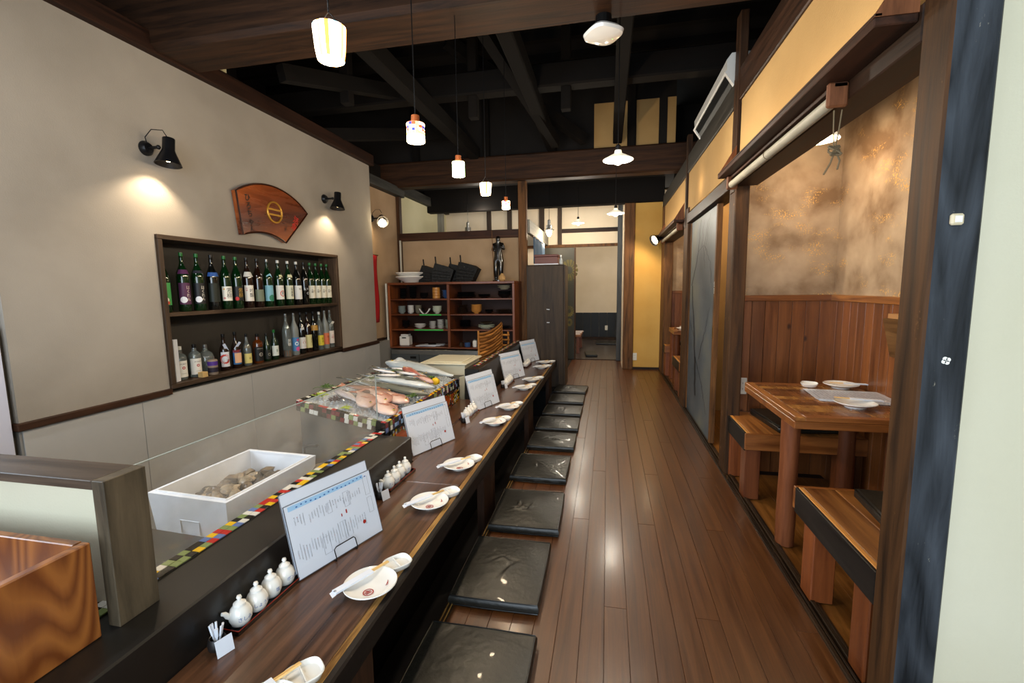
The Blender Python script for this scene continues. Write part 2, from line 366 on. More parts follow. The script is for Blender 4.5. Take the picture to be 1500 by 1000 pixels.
# recessed wall piece beyond the plaster wall
struct('wall_left', B(-3.05, -2.95, 5.24, 6.2, .655, 2.62), PLT, 'tan wall piece beside the dish cabinet')
struct('trim_8', B(-3.05, -2.86, 5.26, 6.25, 2.60, 2.72, ch=.005), wood('bluish_beam', '#22211f', '#4b4a46', 'Y', rough=.6), 'greyish beam over the wall piece beside the dish cabinet')
struct('trim_9', B(-2.99, -2.93, 5.26, 5.6, .627, .665, ch=.003), DK, 'short dark rail beside the dish cabinet')
struct('trim_10', B(-2.96, -2.90, 6.14, 6.22, 1.39, 2.72, ch=.005), DKZ, 'thin dark corner post above the dish cabinet')
struct('wall_left', B(-3.05, -2.95, 6.2, 8.2, 1.5, 2.75), plaster('yellowish_cream', '#c8c39f', '#d3ceae', 1.5), 'pale wall beyond the opening over the dish cabinet')  # yellowish white plaster, its own colour
struct('trim_11', B(-3.05, -2.88, 6.25, 8.2, 2.66, 2.80, ch=.005), wood('bluish_beam', '#22211f', '#4b4a46', 'Y', rough=.6), 'greyish beam over the pale wall beyond the opening')
struct('trim_12', B(-2.98, -2.86, 7.76, 7.86, 1.9, 2.68, ch=.005), wood('pale_post', '#6d6b62', '#8f8d84', 'Z', rough=.6), 'grey post on the pale wall beyond the opening')
# near end of the left wall: dark jamb and side window with a white curtain
struct('trim_13', B(-3.02, -2.88, 1.56, 1.64, -.5, 2.8, ch=.005), wood('jamb_grey', '#3b352e', '#5b5348', 'Z', rough=.6), 'dark jamb at the near end of the left wall')
struct('wall_left', frame_wall(-3.02, -2.9, -1.6, 1.56, -.5, 2.95, -.3, 1.42, .75, 2.25), PLG, 'plaster wall with the side window near the entrance')
w1 = struct('window_1', frame_wall(-3.0, -2.93, -.3, 1.42, .75, 2.25, -.24, 1.36, .81, 2.19), plain('white_frame', '#c8c8cc', .5), 'white framed side window near the entrance')
B(-2.975, -2.955, .54, .58, .81, 2.19).build('mullion', plain('white_frame', '#c8c8cc', .5), w1)
struct('trim_14', B(-2.862, -2.846, 1.45, 1.61, .35, 1.14, ch=.002), plain('white_lilac', '#c9cbdc', .6), 'white board at the near end of the left wall')

# ------------------------------------------------------------ entrance wall behind the camera
struct('wall_back', frame_wall(-3.05, 2.1, -1.6, -1.5, -.5, 4.0, -1.6, 1.2, -.1, 2.35).xf(Matrix()) if False else
       (lambda g: (g.box(-3.05, -1.7, -1.7, -1.6, -.5, 4.0), g.box(1.3, 2.2, -1.7, -1.6, -.5, 4.0), g.box(-1.7, 1.3, -1.7, -1.6, 2.45, 4.0), g.box(-1.7, 1.3, -1.7, -1.6, -.5, .25), g)[-1])(MB()), PLW, 'entrance wall with the glazed front')
struct('wall_right', B(2.1, 2.2, -1.6, 1.37, -.1, 4.0), PLW, 'pale side wall of the entrance')
struct('floor', B(.8, 2.2, -1.6, 1.46, -.06, .0), plain('entrance_floor', '#6b5a45', .5, var=.1, bscale=5), 'entrance floor beside the booth')

# ------------------------------------------------------------ right side: booths, door, header
struct('wall_right', (lambda g: (g.box(.815, .90, 1.47, 3.25, 2.10, 2.47), g.box(.815, .90, 3.37, 5.16, 2.06, 2.47), g.box(.815, .90, 5.26, 7.35, 2.10, 2.47), g)[-1])(MB()), PLY, 'ochre plaster band over the booths')
struct('trim_15', B(.80, .93, 1.3, 3.27, 2.46, 2.66, ch=.006), DK, 'dark beam above the ochre plaster, near booth')
struct('trim_16', B(.80, .93, 3.37, 7.35, 2.46, 2.64, ch=.006), wood('greyed_beam', '#1d1b17', '#3f3a33', 'Y', rough=.6), 'dark beam above the ochre plaster, door and far booth')
struct('trim_17', B(.795, .845, 3.27, 3.37, 1.9, 3.0, ch=.004), DKZ, 'narrow dark post on the ochre plaster')
struct('trim_18', B(.795, .845, 5.16, 5.24, 1.9, 2.85, ch=.004), DKZ, 'narrow dark post between door and far booth header')
pg_ = B(.80, .905, 1.36, 1.475, -.05, 2.75, ch=.006)
for i_, f_ in enumerate(pg_.f):
    ys_ = [pg_.v[q][1] for q in f_]
    if max(ys_) < 1.3601 or (max(ys_) < 1.367 and len(f_) == 4 and min(pg_.v[q][0] for q in f_) > .8001): pg_.mi[i_] = 1
struct('trim_19', pg_, [WORNZ, BLUEP], 'front post beside the white wall, bluish daylight painted on its front face')
struct('wall_front', B(.90, 2.2, 1.37, 1.455, -.05, 4.0), PLW, 'pale cream wall next to the front post')
struct('trim_20', B(.80, .887, 3.25, 3.40, -.02, 2.1, ch=.006), WORNZ, 'worn dark post between the near booth and the sliding door')
struct('trim_21', B(.80, .92, 5.04, 5.28, -.02, 2.1, ch=.006), WORNZ, 'worn dark post between the sliding door and the far booth')
struct('trim_22', B(.80, .92, 6.98, 7.16, -.02, 2.1, ch=.006), BRZ, 'brown post at the far end of the far booth')
struct('trim_23', B(.80, .93, 1.475, 3.25, 1.93, 2.03, ch=.004), DK, 'dark lintel over the near booth opening')
struct('trim_24', B(.80, .93, 5.28, 6.98, 1.93, 2.03, ch=.004), DK, 'dark lintel over the far booth opening')
struct('trim_25', B(.79, .92, 3.40, 5.04, 1.935, 2.03, ch=.004), DK, 'dark head frame over the sliding door')
def booth(y0, y1, xw, near):
    n = 'near booth' if near else 'far booth'
    w = struct('wall_booth_far', B(.887, xw, y1, y1 + .05, -.05, 2.7), BOO, 'stippled gold-flecked plaster at the far side of the ' + n)
    n0 = .887; k = int((xw - .887) / .082); pw_ = (xw - .887) / k
    for i in range(k): B(n0 + i * pw_ + .0012, n0 + (i + 1) * pw_ - .0012, y1 - .014, y1, -.05, 1.19, ch=.001).build('plank', ORP, w)
    B(.887, xw, y1 - .024, y1, 1.19, 1.23, ch=.003).build('rail', ORX, w)
    w = struct('wall_booth_side', B(xw, xw + .05, y0, y1 + .05, -.05, 2.7), BOO, 'stippled plaster side wall of the ' + n)
    k = int((y1 - y0) / .082); pw_ = (y1 - y0) / k
    for i in range(k): B(xw - .014, xw, y0 + i * pw_ + .0012, y0 + (i + 1) * pw_ - .0012, -.05, 1.19, ch=.001).build('plank', ORP, w)
    B(xw - .024, xw, y0, y1, 1.19, 1.23, ch=.003).build('rail', ORY, w)
    struct('ceiling', B(.93, xw + .05, y0, y1 + .05, 2.7, 2.75), ATT, 'dark ceiling of the ' + n)
booth(1.46, 3.40, 1.47, True); booth(5.28, 7.10, 1.75, False)
struct('trim_26', B(.93, 1.0, 1.46, 3.4, 2.03, 2.7), ATTY, 'dark inner board above the near booth opening')
struct('trim_27', B(1.04, 1.10, 1.46, 3.35, 2.06, 2.13, ch=.004), ORY, 'orange timber under the near booth ceiling')
# passage behind the sliding door
struct('wall_passage', (lambda g: (g.box(1.35, 1.40, 3.45, 5.1, -.05, 2.7), g.box(.92, 1.4, 5.0, 5.05, -.05, 2.7), g)[-1])(MB()), PLY, 'yellow wall behind the half open sliding door')
struct('ceiling', B(.93, 1.4, 3.45, 5.1, 2.4, 2.45), ATT, 'dark ceiling of the passage behind the sliding door')
struct('baseboard_passage', B(1.335, 1.35, 3.45, 5.0, 0, .06), DK, 'dark baseboard in the passage behind the sliding door')
# far end of the aisle
ye = struct('wall_far', B(.40, .80, 7.35, 7.45, 0, 2.56), plaster('yellow_end_plaster', '#c99b4e', '#d8ad60', 1.5, bump=.35), 'yellow wall at the far end of the aisle')
struct('baseboard_far', B(.40, .80, 7.335, 7.35, 0, .035), DKX, 'dark baseboard of the yellow far wall')
struct('trim_28', B(.245, .40, 7.30, 7.44, 0, 2.56, ch=.006), BRZ, 'brown post left of the yellow far wall')
struct('trim_29', B(.16, .245, 8.15, 8.24, 0, 2.75, ch=.005), wood('bluish_post', '#2b2d30', '#5b5f63', 'Z', rough=.5), 'slim bluish post at the door to the back room')
struct('wall_far', B(.24, .30, 7.44, 8.2, 0, 2.75), PLC, 'short return wall beside the back room door')
struct('wall_far', B(-3.0, .24, 8.2, 8.25, 2.02, 2.9), PLC, 'cream plaster above the back room door')
struct('trim_30', B(-3.0, .24, 8.16, 8.2, 2.00, 2.05, ch=.003), BRZ, 'brown door head at the end of the aisle')
struct('trim_31', B(-.80, .18, 8.17, 8.2, 2.25, 2.32, ch=.003), DKX, 'dark horizontal rail on the cream plaster')
for k, (x0, x1) in enumerate(((-.87, -.80), (-1.20, -1.11), (-1.78, -1.70), (-2.16, -2.08))):
    struct('trim_%d' % (32 + k), B(x0, x1, 8.16, 8.2, 2.05, 2.85, ch=.003), wood('stud_dark', '#2a221c', '#4a3d33', 'Z', rough=.6), 'dark vertical stud on the cream plaster, number %s from the right' % ['one', 'two', 'three', 'four'][k])
struct('wall_far', B(-3.0, -1.0, 8.2, 8.25, -.1, 2.02), PLC, 'plaster left of the back room door')
bw = struct('wall_far', B(-3.0, 3.2, 11.66, 11.76, -.05, 3.2), PLC, 'peach wall of the back room')
for i in range(26): B(-2.6 + i * .2, -2.4 + i * .2 - .004, 11.62, 11.66, .05, .66, ch=.002).build('plank', plain('black_wainscot', '#10161c', .5), bw)
B(-2.6, 2.6, 11.60, 11.66, -.01, .05).build('baseboard', DKX, bw)
struct('wall_right', B(2.6, 2.7, 8.25, 11.7, -.05, 3.2), PLC, 'side wall of the back room')
struct('wall_left', B(-3.05, -2.95, 8.25, 11.7, -.05, 3.2), PLC, 'other side wall of the back room')
struct('ceiling', B(-3.05, 2.7, 8.2, 11.7, 2.9, 2.95), PLC, 'pale ceiling of the back room')
# kitchen back wall
struct('wall_back', B(-3.0, -1.12, 6.2, 6.26, -.5, 1.99), PLT, 'tan wall behind the dish cabinet')
struct('trim_36', B(-2.92, -1.17, 6.13, 6.26, 1.985, 2.09, ch=.005), wood('reddish_lintel', '#25140c', '#4d2e1d', 'X', rough=.5), 'reddish brown beam over the tan wall')
struct('trim_37', B(-1.18, -1.07, 6.10, 6.20, 0, 2.72, ch=.006), BRZ, 'brown post between dish cabinet and aisle')
struct('trim_38', B(-1.10, -1.04, 6.2, 8.2, 2.04, 2.22, ch=.005), wood('grey_board', '#77766f', '#96958c', 'Y', rough=.6), 'pale grey beam running back from the brown post')
struct('wall_far', B(-1.14, -1.08, 6.2, 8.2, -.1, 1.6), PLT, 'low wall running back from the brown post')

# ------------------------------------------------------------ attic: roof and timbers
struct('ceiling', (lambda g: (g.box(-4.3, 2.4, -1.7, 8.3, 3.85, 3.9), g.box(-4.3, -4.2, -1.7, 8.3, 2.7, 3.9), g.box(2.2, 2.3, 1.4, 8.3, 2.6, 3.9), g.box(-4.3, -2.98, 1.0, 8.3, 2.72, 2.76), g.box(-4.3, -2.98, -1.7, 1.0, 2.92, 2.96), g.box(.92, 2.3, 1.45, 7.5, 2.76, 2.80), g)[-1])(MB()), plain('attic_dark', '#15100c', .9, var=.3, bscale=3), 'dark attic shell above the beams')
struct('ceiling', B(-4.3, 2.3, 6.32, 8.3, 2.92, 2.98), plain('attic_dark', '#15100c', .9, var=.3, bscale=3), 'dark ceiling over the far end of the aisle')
struct('trim_39', B(-4.2, 2.2, 2.50, 2.86, 2.81, 3.28, ch=.03), BEAM, 'large knotty tie beam across the room, nearest one')
struct('trim_40', B(-4.2, 2.2, 6.02, 6.22, 2.70, 3.03, ch=.02), BEAM, 'tie beam across the room above the brown post')
struct('trim_41', B(-3.0, .82, 7.30, 7.46, 2.56, 2.95, ch=.01), ATT, 'dark tie beam over the far end of the aisle')
struct('trim_42', B(-4.2, 2.2, 4.42, 4.58, 3.15, 3.36, ch=.015), ATT, 'dark tie beam in the middle of the attic')
for k, (x, z, w) in enumerate(((-1.75, 3.12, .12), (-.72, 3.12, .12), (.10, 3.12, .11))):
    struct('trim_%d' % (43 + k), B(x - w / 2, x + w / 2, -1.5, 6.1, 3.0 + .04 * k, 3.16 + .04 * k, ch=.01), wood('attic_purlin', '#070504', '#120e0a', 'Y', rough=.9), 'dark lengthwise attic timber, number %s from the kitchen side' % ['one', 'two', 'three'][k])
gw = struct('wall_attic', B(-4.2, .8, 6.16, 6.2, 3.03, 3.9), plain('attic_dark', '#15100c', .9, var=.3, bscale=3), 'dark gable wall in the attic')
for x0, x1 in ((-.19, .22), (.33, .60), (.70, .80)): B(x0, x1, 6.145, 6.16, 3.06, 3.60, ch=.002).build('panel', PLY, gw)
for k, (x, y) in enumerate(((-2.3, 3.9), (-1.3, 4.5), (-.4, 4.5), (-2.6, 6.1), (-1.6, 6.1), (.27, 6.1), (-2.9, 2.7))):
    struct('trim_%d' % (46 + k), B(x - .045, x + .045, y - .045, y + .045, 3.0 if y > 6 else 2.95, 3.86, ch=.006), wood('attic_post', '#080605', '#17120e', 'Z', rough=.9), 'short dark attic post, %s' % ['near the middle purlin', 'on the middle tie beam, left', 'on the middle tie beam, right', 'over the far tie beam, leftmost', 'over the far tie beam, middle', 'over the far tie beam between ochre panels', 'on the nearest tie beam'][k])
for k, (a, b) in enumerate((((-2.5, 3.3, 2.98), (-1.9, 4.9, 3.35)), ((-1.0, 3.2, 3.3), (-.62, 5.6, 3.0)), ((-1.6, 4.6, 3.75), (-.3, 5.9, 3.1)), ((-3.0, 4.4, 2.9), (-2.0, 5.9, 3.3)))):
    d = Vector(b) - Vector(a); g = MB(); g.obox((0, 0, 0), (.09, d.length, .12)); q = d.to_track_quat('Y', 'Z')
    g.xf(Matrix.Translation((Vector(a) + Vector(b)) / 2) @ q.to_matrix().to_4x4())
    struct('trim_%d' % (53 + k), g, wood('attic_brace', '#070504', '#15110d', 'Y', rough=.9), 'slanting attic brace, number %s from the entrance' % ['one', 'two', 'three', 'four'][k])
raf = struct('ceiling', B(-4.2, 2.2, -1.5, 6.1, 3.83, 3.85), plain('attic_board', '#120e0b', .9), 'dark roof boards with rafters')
for i in range(16): B(-4.2, 2.2, -1.2 + i * .46, -1.13 + i * .46, 3.74, 3.83).build('rafter', ATT, raf)
struct('trim_57', B(-2.885, -2.80, 3.0, 3.09, 2.92, 3.2), PLP, 'pale plaster scrap behind the left wall beam')

# ------------------------------------------------------------ shelves over the booth openings, with light inside
def header_shelf(y0, y1, which):
    t = thing('header_shelf', 'brown wooden shelf with triangular ends over the %s booth' % which, 'shelf', (.8, y0, 2.0))
    L = y1 - y0
    B(-.105, 0, 0, L, -.012, .012, ch=.003).build('board', wood('shelf_dark', '#1a0f09', '#46291a', 'Y', rough=.5), t)
    B(-.105, -.085, 0, L, .012, .022, ch=.002).build('lip', wood('shelf_dark', '#1a0f09', '#46291a', 'Y', rough=.5), t)
    for k, y in enumerate((0, L - .018)):
        g = MB(); g.prism([(0, .012), (-.105, .012), (-.095, .03), (0, .19)], y, y + .018, 'Y'); g.build('end_board', wood('gusset', '#4a2a18', '#8a5534', 'Z', rough=.5), t)
    g = MB().cyl((-.045, .08, .035), (-.045, L - .08, .035), .010, n=10); g.build('lamp_tube', plain('warm_tube', '#ffd9a0', .4, emit='#ffce85', es=2), t)
header_shelf(1.49, 3.28, 'near'); header_shelf(5.30, 6.98, 'far')
area('near_header_tube_light', (.745, 2.38, 2.05), (PI, math.radians(18), 0), .04, 1.6, .7, WARM2)
area('far_header_tube_light', (.745, 6.1, 2.05), (PI, math.radians(18), 0), .04, 1.5, .9, WARM2)
point('door_header_light', (.70, 4.5, 2.2), .6, WARM2)

struct('floor', B(-3.2, 2.8, -1.7, 11.8, -.64, -.58), plain('ground_dark', '#1c1712', .9), 'hidden dark slab added under the sunken areas against light leaks')  # hidden slabs and outer walls here are added to block stray light
struct('floor', B(-3.0, -.62, 5.86, 8.24, -.06, -.006), plain('ground_dark', '#1c1712', .9), 'floor beside the dark cabinet')
struct('floor', B(.80, 2.3, 1.46, 8.24, -.09, -.062), plain('ground_dark', '#1c1712', .9), 'hidden filler slab under the booths against light leaks')
struct('wall_right', B(2.25, 2.3, 1.46, 8.3, -.6, 3.9), plain('attic_dark', '#15100c', .9, var=.3, bscale=3), 'unseen outer wall added behind the booths against light leaks')
struct('wall_right', B(.93, 2.3, 7.16, 7.22, -.1, 3.9), plain('attic_dark', '#15100c', .9, var=.3, bscale=3), 'wall behind the far booth')
struct('wall_right', B(.80, .93, 7.16, 7.45, -.05, 2.5), BRZ, 'brown boards between the far booth and the yellow wall')
struct('wall_left', B(-3.15, -3.1, 1.6, 8.3, -.6, 3.0), plain('attic_dark', '#15100c', .9, var=.3, bscale=3), 'unseen outer wall added behind the bottle niche against light leaks')
struct('wall_far', B(-3.1, -1.1, 8.2, 8.25, -.6, .1), plain('attic_dark', '#15100c', .9, var=.3, bscale=3), 'plinth below the far left wall')

struct('trim_58', B(-2.885, -2.865, 5.585, 5.60, .55, 1.38), plain('white_strip', '#cfcabc', .6), 'thin white strip at the left edge of the dish cabinet')
struct('trim_59', B(-2.90, -2.885, 6.10, 6.13, 1.40, 1.99), plain('white_strip', '#cfcabc', .6), 'thin white pipe in the corner above the dish cabinet')
# ------------------------------------------------------------ counter
CZ = .36
CTOP = wood('counter_top_wood', '#2f1b0f', '#67432b', 'Y', rough=.3, bump=.12, coat=.35, stretch=24, pv=.05)
CDK = wood('counter_dark_wood', '#0b0807', '#1e1612', 'Y', rough=.5)
LEDGE = plain('black_ledge', '#161412', rough=.38, var=.35, bscale=5, coat=.1)
c = thing('counter', 'long low dark wood dining counter running down the room', 'counter', (-.84, 0, 0))
B(-.20, .155, -.3, 1.99, CZ - .035, CZ, ch=.004).build('counter_board', CTOP, c)
B(-.199, .155, 1.993, 5.83, CZ - .035, CZ, ch=.004).build('counter_board', CTOP, c)
B(-.385, -.2, 2.25, 3.64, CZ - .035, CZ, ch=.003).build('counter_board', CTOP, c)
g = B(.155, .20, -.3, 5.83, CZ - .075, CZ + .0005, ch=.006); g.build('front_edge', CDK, c)
g = B(.1575, .178, -.3, 5.83, CZ - .01, CZ + .0012, ch=.001); tag(g.build('edge_strip', wood('worn_gold_edge', '#5a3816', '#d0a25a', 'Y', rough=.35, stretch=20, scale=2), c), 'worn golden strip along the edge')
B(-.195, -.15, -.3, 5.83, -.42, CZ - .036).build('back_board', CDK, c)
for y in (.9, 2.45, 4.0, 5.5): B(.10, .145, y, y + .26, -.42, CZ - .036, ch=.003).build('leg', wood('leg_brown', '#1d120c', '#4a3021', 'Z', rough=.5), c)
# black ledge block behind the counter
l = thing('counter_ledge', 'black wooden ledge behind the near half of the counter', 'ledge', (-1.13, 0, CZ))
B(-.16, .09, -.3, 2.24, -.036, .14, ch=.005).build('ledge_block', LEDGE, l)
l2 = thing('counter_ledge', 'black ledge wall behind the far half of the counter', 'ledge', (-1.13, 3.66, CZ))
B(-.06, .068, 0, 2.18, -.035, .26, ch=.005).build('ledge_block', LEDGE, l2)
TC = {n: plain('tile_' + n, h, rough=.22, coat=.4) for n, h in dict(red='#b5261d', white='#d6d2c6', yellow='#dfb214', black='#14130f', green='#7b8b52', blue='#5e73a4', orange='#b9541c', navy='#1c2350', wine='#6b2a2e', sky='#86a9cd').items()}
tile_me = {}
def tile(parent, sx, sy, col, loc, rot=(0, 0, 0), th=.004):
    k = (sx, sy, col)
    if k not in tile_me: tile_me[k] = B(-sx / 2 + .0004, sx / 2 - .0004, -sy / 2 + .0004, sy / 2 - .0004, 0, th, ch=.0005).mesh('tile', TC[col])
    return inst('tile', tile_me[k], parent, loc, rot)
CZ0 = CZ
ts = tag(B(-.0285, .0285, .70, 2.30, 0, .003).build('tile_strip', plain('grout', '#2a2622', .8), loc=(-1.2505, 0, CZ + .14)), 'strip of small coloured tiles along the ledge under the glass', 'tile strip')
seq = ['red', 'white', 'yellow', 'black', 'green', 'blue', 'black', 'red', 'white', 'black', 'yellow', 'green']
for i in range(62):
    for j in range(2):
        tile(ts, .0275, .025, seq[(i * 5 + j * 7 + (i * i) % 5) % 12], (-.0142 + j * .0284, .716 + i * .0255, .002))
tn = tag(B(-.02, .02, 0, 2.0, 0, .003).build('tile_strip', plain('grout', '#2a2622', .8), loc=(-1.13, 3.8, CZ + .26)), 'strip of small tiles on top of the far ledge wall', 'tile strip')
for i in range(78):
    for j in range(2): tile(tn, .019, .024, seq[(i * 5 + j * 3 + i // 3) % 12], (-.0102 + j * .02, .014 + i * .0255, .002))
# glass guard
GL = nodes('smudged_glass'); m, nt, b = GL
b.inputs['Base Color'].default_value = (.93, .95, .95, 1); b.inputs['Transmission Weight'].default_value = 1; b.inputs['IOR'].default_value = 1.45; b.inputs['Roughness'].default_value = 0
tr = nt.nodes.new('ShaderNodeBsdfTransparent'); df = nt.nodes.new('ShaderNodeBsdfDiffuse'); df.inputs[0].default_value = (.62, .58, .52, 1)
gls = nt.nodes.new('ShaderNodeBsdfGlossy'); gls.inputs['Roughness'].default_value = .04
mx = nt.nodes.new('ShaderNodeMixShader'); mx2 = nt.nodes.new('ShaderNodeMixShader'); n = nt.nodes.new('ShaderNodeTexNoise'); n.inputs['Scale'].default_value = 5; n.inputs['Detail'].default_value = 7
tc = nt.nodes.new('ShaderNodeTexCoord'); nt.links.new(tc.outputs['Object'], n.inputs[0]); mr = nt.nodes.new('ShaderNodeMapRange'); mr.inputs['From Min'].default_value = .35; mr.inputs['From Max'].default_value = .75; mr.inputs['To Min'].default_value = .07; mr.inputs['To Max'].default_value = .26
nt.links.new(n.outputs[0], mr.inputs[0]); nt.links.new(mr.outputs[0], mx.inputs[0]); nt.links.new(tr.outputs[0], mx.inputs[1]); nt.links.new(df.outputs[0], mx.inputs[2])
lw = nt.nodes.new('ShaderNodeLayerWeight'); pw_ = nt.nodes.new('ShaderNodeMath'); pw_.operation = 'POWER'; pw_.inputs[1].default_value = 5; nt.links.new(lw.outputs['Facing'], pw_.inputs[0])
fz = nt.nodes.new('ShaderNodeMapRange'); fz.inputs['To Min'].default_value = .03; fz.inputs['To Max'].default_value = .6; nt.links.new(pw_.outputs[0], fz.inputs[0]); nt.links.new(fz.outputs[0], mx2.inputs[0]); nt.links.new(mx.outputs[0], mx2.inputs[1]); nt.links.new(gls.outputs[0], mx2.inputs[2])
nt.links.new(mx2.outputs[0], nt.nodes['Material Output'].inputs[0]); SMUDGE = m
gg = thing('glass_guard', 'clear glass guard standing behind the tile strip in front of the foam box', 'glass', (-1.284, .9, .503))
B(-.003, .003, -.01, 1.42, 0, .32).build('pane', SMUDGE, gg)
g = B(-.0032, .0032, -.01, 1.42, .32, .3225); g.box(-.0032, .0032, 1.42, 1.4225, 0, .3225); g.build('polished_edge', plain('glass_edge', '#9aa39e', .2), gg)

# ------------------------------------------------------------ kitchen worktop
wt = thing('worktop', 'stainless kitchen worktop behind the glass guard', 'worktop', (-1.6, .9, .30))
B(-.40, .30, -.15, 1.35, -.03, 0, ch=.004).build('top', STEEL, wt); B(-.38, .28, -.13, 1.33, -.75, -.03).build('base', plain('dull_steel', '#3f3d39', .5, .6), wt)
cb = tag(B(-.30, .17, -.27, .27, 0, .02, ch=.004).build('cutting_board', plain('dark_board', '#2c241c', .55, var=.5, bscale=7), loc=(-1.56, 1.18, .301)), 'dark wet board on the worktop in front of the white foam box', 'board')
# foam box
FOAM = plain('white_foam', '#eceff4', rough=.75, bump=.15, bscale=120, spec=.3)
fx = thing('foam_box', 'white foam fish box full of shellfish behind the glass', 'box', (-1.625, 1.68, .322), (0, 0, math.radians(-3)))
def openbox(w, l, h, t, b_, tp=0):
    """box open at the top; tp = outward taper"""
    g = MB(); w0, l0 = w / 2 - tp, l / 2 - tp; W_, L_ = w / 2, l / 2
    o0 = [(-w0, -l0, 0), (w0, -l0, 0), (w0, l0, 0), (-w0, l0, 0)]; o1 = [(-W_, -L_, h), (W_, -L_, h), (W_, L_, h), (-W_, L_, h)]
    i1 = [(-W_ + t, -L_ + t, h), (W_ - t, -L_ + t, h), (W_ - t, L_ - t, h), (-W_ + t, L_ - t, h)]; i0 = [(-w0 + t, -l0 + t, b_), (w0 - t, -l0 + t, b_), (w0 - t, l0 - t, b_), (-w0 + t, l0 - t, b_)]
    r = lambda a, b: [(a + k, a + (k + 1) % 4, b + (k + 1) % 4, b + k) for k in range(4)]
    return g.add(o0 + o1 + i1 + i0, [(3, 2, 1, 0)] + r(0, 4) + r(4, 8) + r(8, 12) + [(12, 13, 14, 15)])
openbox(.40, .52, .165, .022, .025, .012).build('box', FOAM, fx)
g = MB().obox((0, -.2505, .062), (.10, .008, .006), ch=.002); g.obox((-.048, -.2505, .036), (.006, .008, .058), ch=.002); g.obox((.048, -.2505, .036), (.006, .008, .058), ch=.002); g.build('grip_recess', FOAM, fx)
g = MB();
for s_ in (-1, 1): g.box(-.18, .18, s_ * .238 - .004, s_ * .238 + .004, .160, .169, ch=.001)
for s_ in (-1, 1): g.box(s_ * .181 - .004, s_ * .181 + .004, -.238, .238, .160, .169, ch=.001)
g.build('rim_lip', FOAM, fx)
SH = [plain('shell_%d' % i, h, rough=.4, var=.5, bscale=45, coat=.3, bump=.5) for i, h in enumerate(('#6f5c42', '#8d7a5c', '#4b4031', '#a08e72'))]
B(-.158, .158, -.215, .215, 0, .04).build('water', plain('murky_water', '#4c4335', .08, coat=.5), fx, loc=(0, 0, .026))
shm = []
for k in range(4):
    g = MB(); rr = random.Random(k)
    prof = [(0, -.012), (.022, -.010), (.034, 0), (.026, .010), (.012, .016), (0, .018)]
    g.lathe(prof, n=11, cap=False); g.v = [(x * (1.25 + .2 * rr.random()) + rr.uniform(-.003, .003), y * .8 + rr.uniform(-.003, .003), z * (1 + .5 * rr.random())) for x, y, z in g.v]
    shm.append(g.mesh('oyster', SH[k], True))
for k in range(52):
    u, v = random.uniform(-1, 1), random.uniform(-1, 1); x, y = u * .13, v * .185
    p = Matrix.Rotation(math.radians(-4), 3, 'Z') @ Vector((x, y, 0))
    z = .322 + .075 + .022 * (1 - u * u) * (1 - v * v) + random.uniform(0, .012)
    o = inst('oyster', shm[k % 4], None, (-1.625 + p.x, 1.68 + p.y, z), (random.uniform(-.6, .6), random.uniform(-.6, .6), random.uniform(0, 6)), (random.uniform(.8, 1.15),) * 3)
    tag(o, 'brown wet oyster heaped in the white foam box behind the glass', 'oyster', 'oysters in the foam box')
# hose beside the foam box
g = MB().tube([(-1.30, 1.62, .33), (-1.315, 1.68, .40), (-1.325, 1.76, .455), (-1.34, 1.84, .475), (-1.345, 1.9, .46), (-1.345, 1.91, .40)], .0085, 10)
h = thing('water_pipe', 'bent grey metal pipe beside the foam box', 'pipe', (-1.30, 1.62, .301))
g.v = [(a + 1.30, b - 1.62, c_ - .301) for a, b, c_ in g.v]; g.build('pipe', STEEL, h, True)
MB().lathe([(.02, 0), (.02, .02), (.012, .026)], n=14).build('base_flange', STEEL, h, True)
MB().lathe([(.016, 0), (.016, .03), (.01, .034)], c=(-.045, .29, .09), n=12).build('end_cap', STEEL, h, True)
g = MB().tube([(0, 0, 0), (0, 0, .10), (.03, -.01, .12), (.14, -.07, .15)], .008, 10); tap = g.build('kitchen_tap', STEEL, None, True, loc=(-1.70, 2.22, .301)); tag(tap, 'small steel tap in front of the grey fish display cabinet', 'tap')

# ------------------------------------------------------------ fish display: tiled box with ice
FX0, FX1, FY0, FY1 = -1.79, -1.225, 2.30, 3.62
def fz_(x): return .545 + (FX1 - x) * .20
fd = thing('fish_display', 'tiled ice display case at the counter, black white and green mosaic rim', 'display case', (-1.5, 2.3, -.45))
MX = Matrix.Translation((1.5, -2.3, .45))
g = MB()
def sk(x0, x1, y0, y1, zb, dz):   # skewed box with sloping top
    vs = [(x, y, z) for x in (x0, x1) for y in (y0, y1) for z in (zb if zb is not None else fz_(x) - .06, fz_(x) + dz)]
    g.add(vs, [(0, 1, 3, 2), (4, 6, 7, 5), (0, 4, 5, 1), (2, 3, 7, 6), (0, 2, 6, 4), (1, 5, 7, 3)])
sk(FX0, FX1, FY0, FY0 + .022, None, 0); sk(FX0, FX1, FY1 - .022, FY1, None, 0); sk(FX0, FX0 + .022, FY0 + .022, FY1 - .022, None, 0); sk(FX1 - .022, FX1, FY0 + .022, FY1 - .022, None, 0)
g.xf(MX); g.build('rim', plain('grout', '#2a2622', .8), fd)
g = MB(); vs = [(x, y, z) for x in (FX0 + .01, FX1 - .03) for y in (FY0 + .015, FY1 - .015) for z in (-.45, fz_(x) - .061)]
g.add(vs, [(0, 1, 3, 2), (4, 6, 7, 5), (0, 4, 5, 1), (2, 3, 7, 6), (0, 2, 6, 4), (1, 5, 7, 3)]); g.xf(MX)
g.build('cabinet', plain('grey_case', '#5b574f', .45, .3, var=.15, bscale=4), fd)
g = MB(); g.box(FX1 - .03, FX1 - .005, FY0 + .03, FY1 + .02, .30, .485); g.xf(MX); fc = g.build('mosaic_front', plain('dark_grout', '#151210', .7), fd)
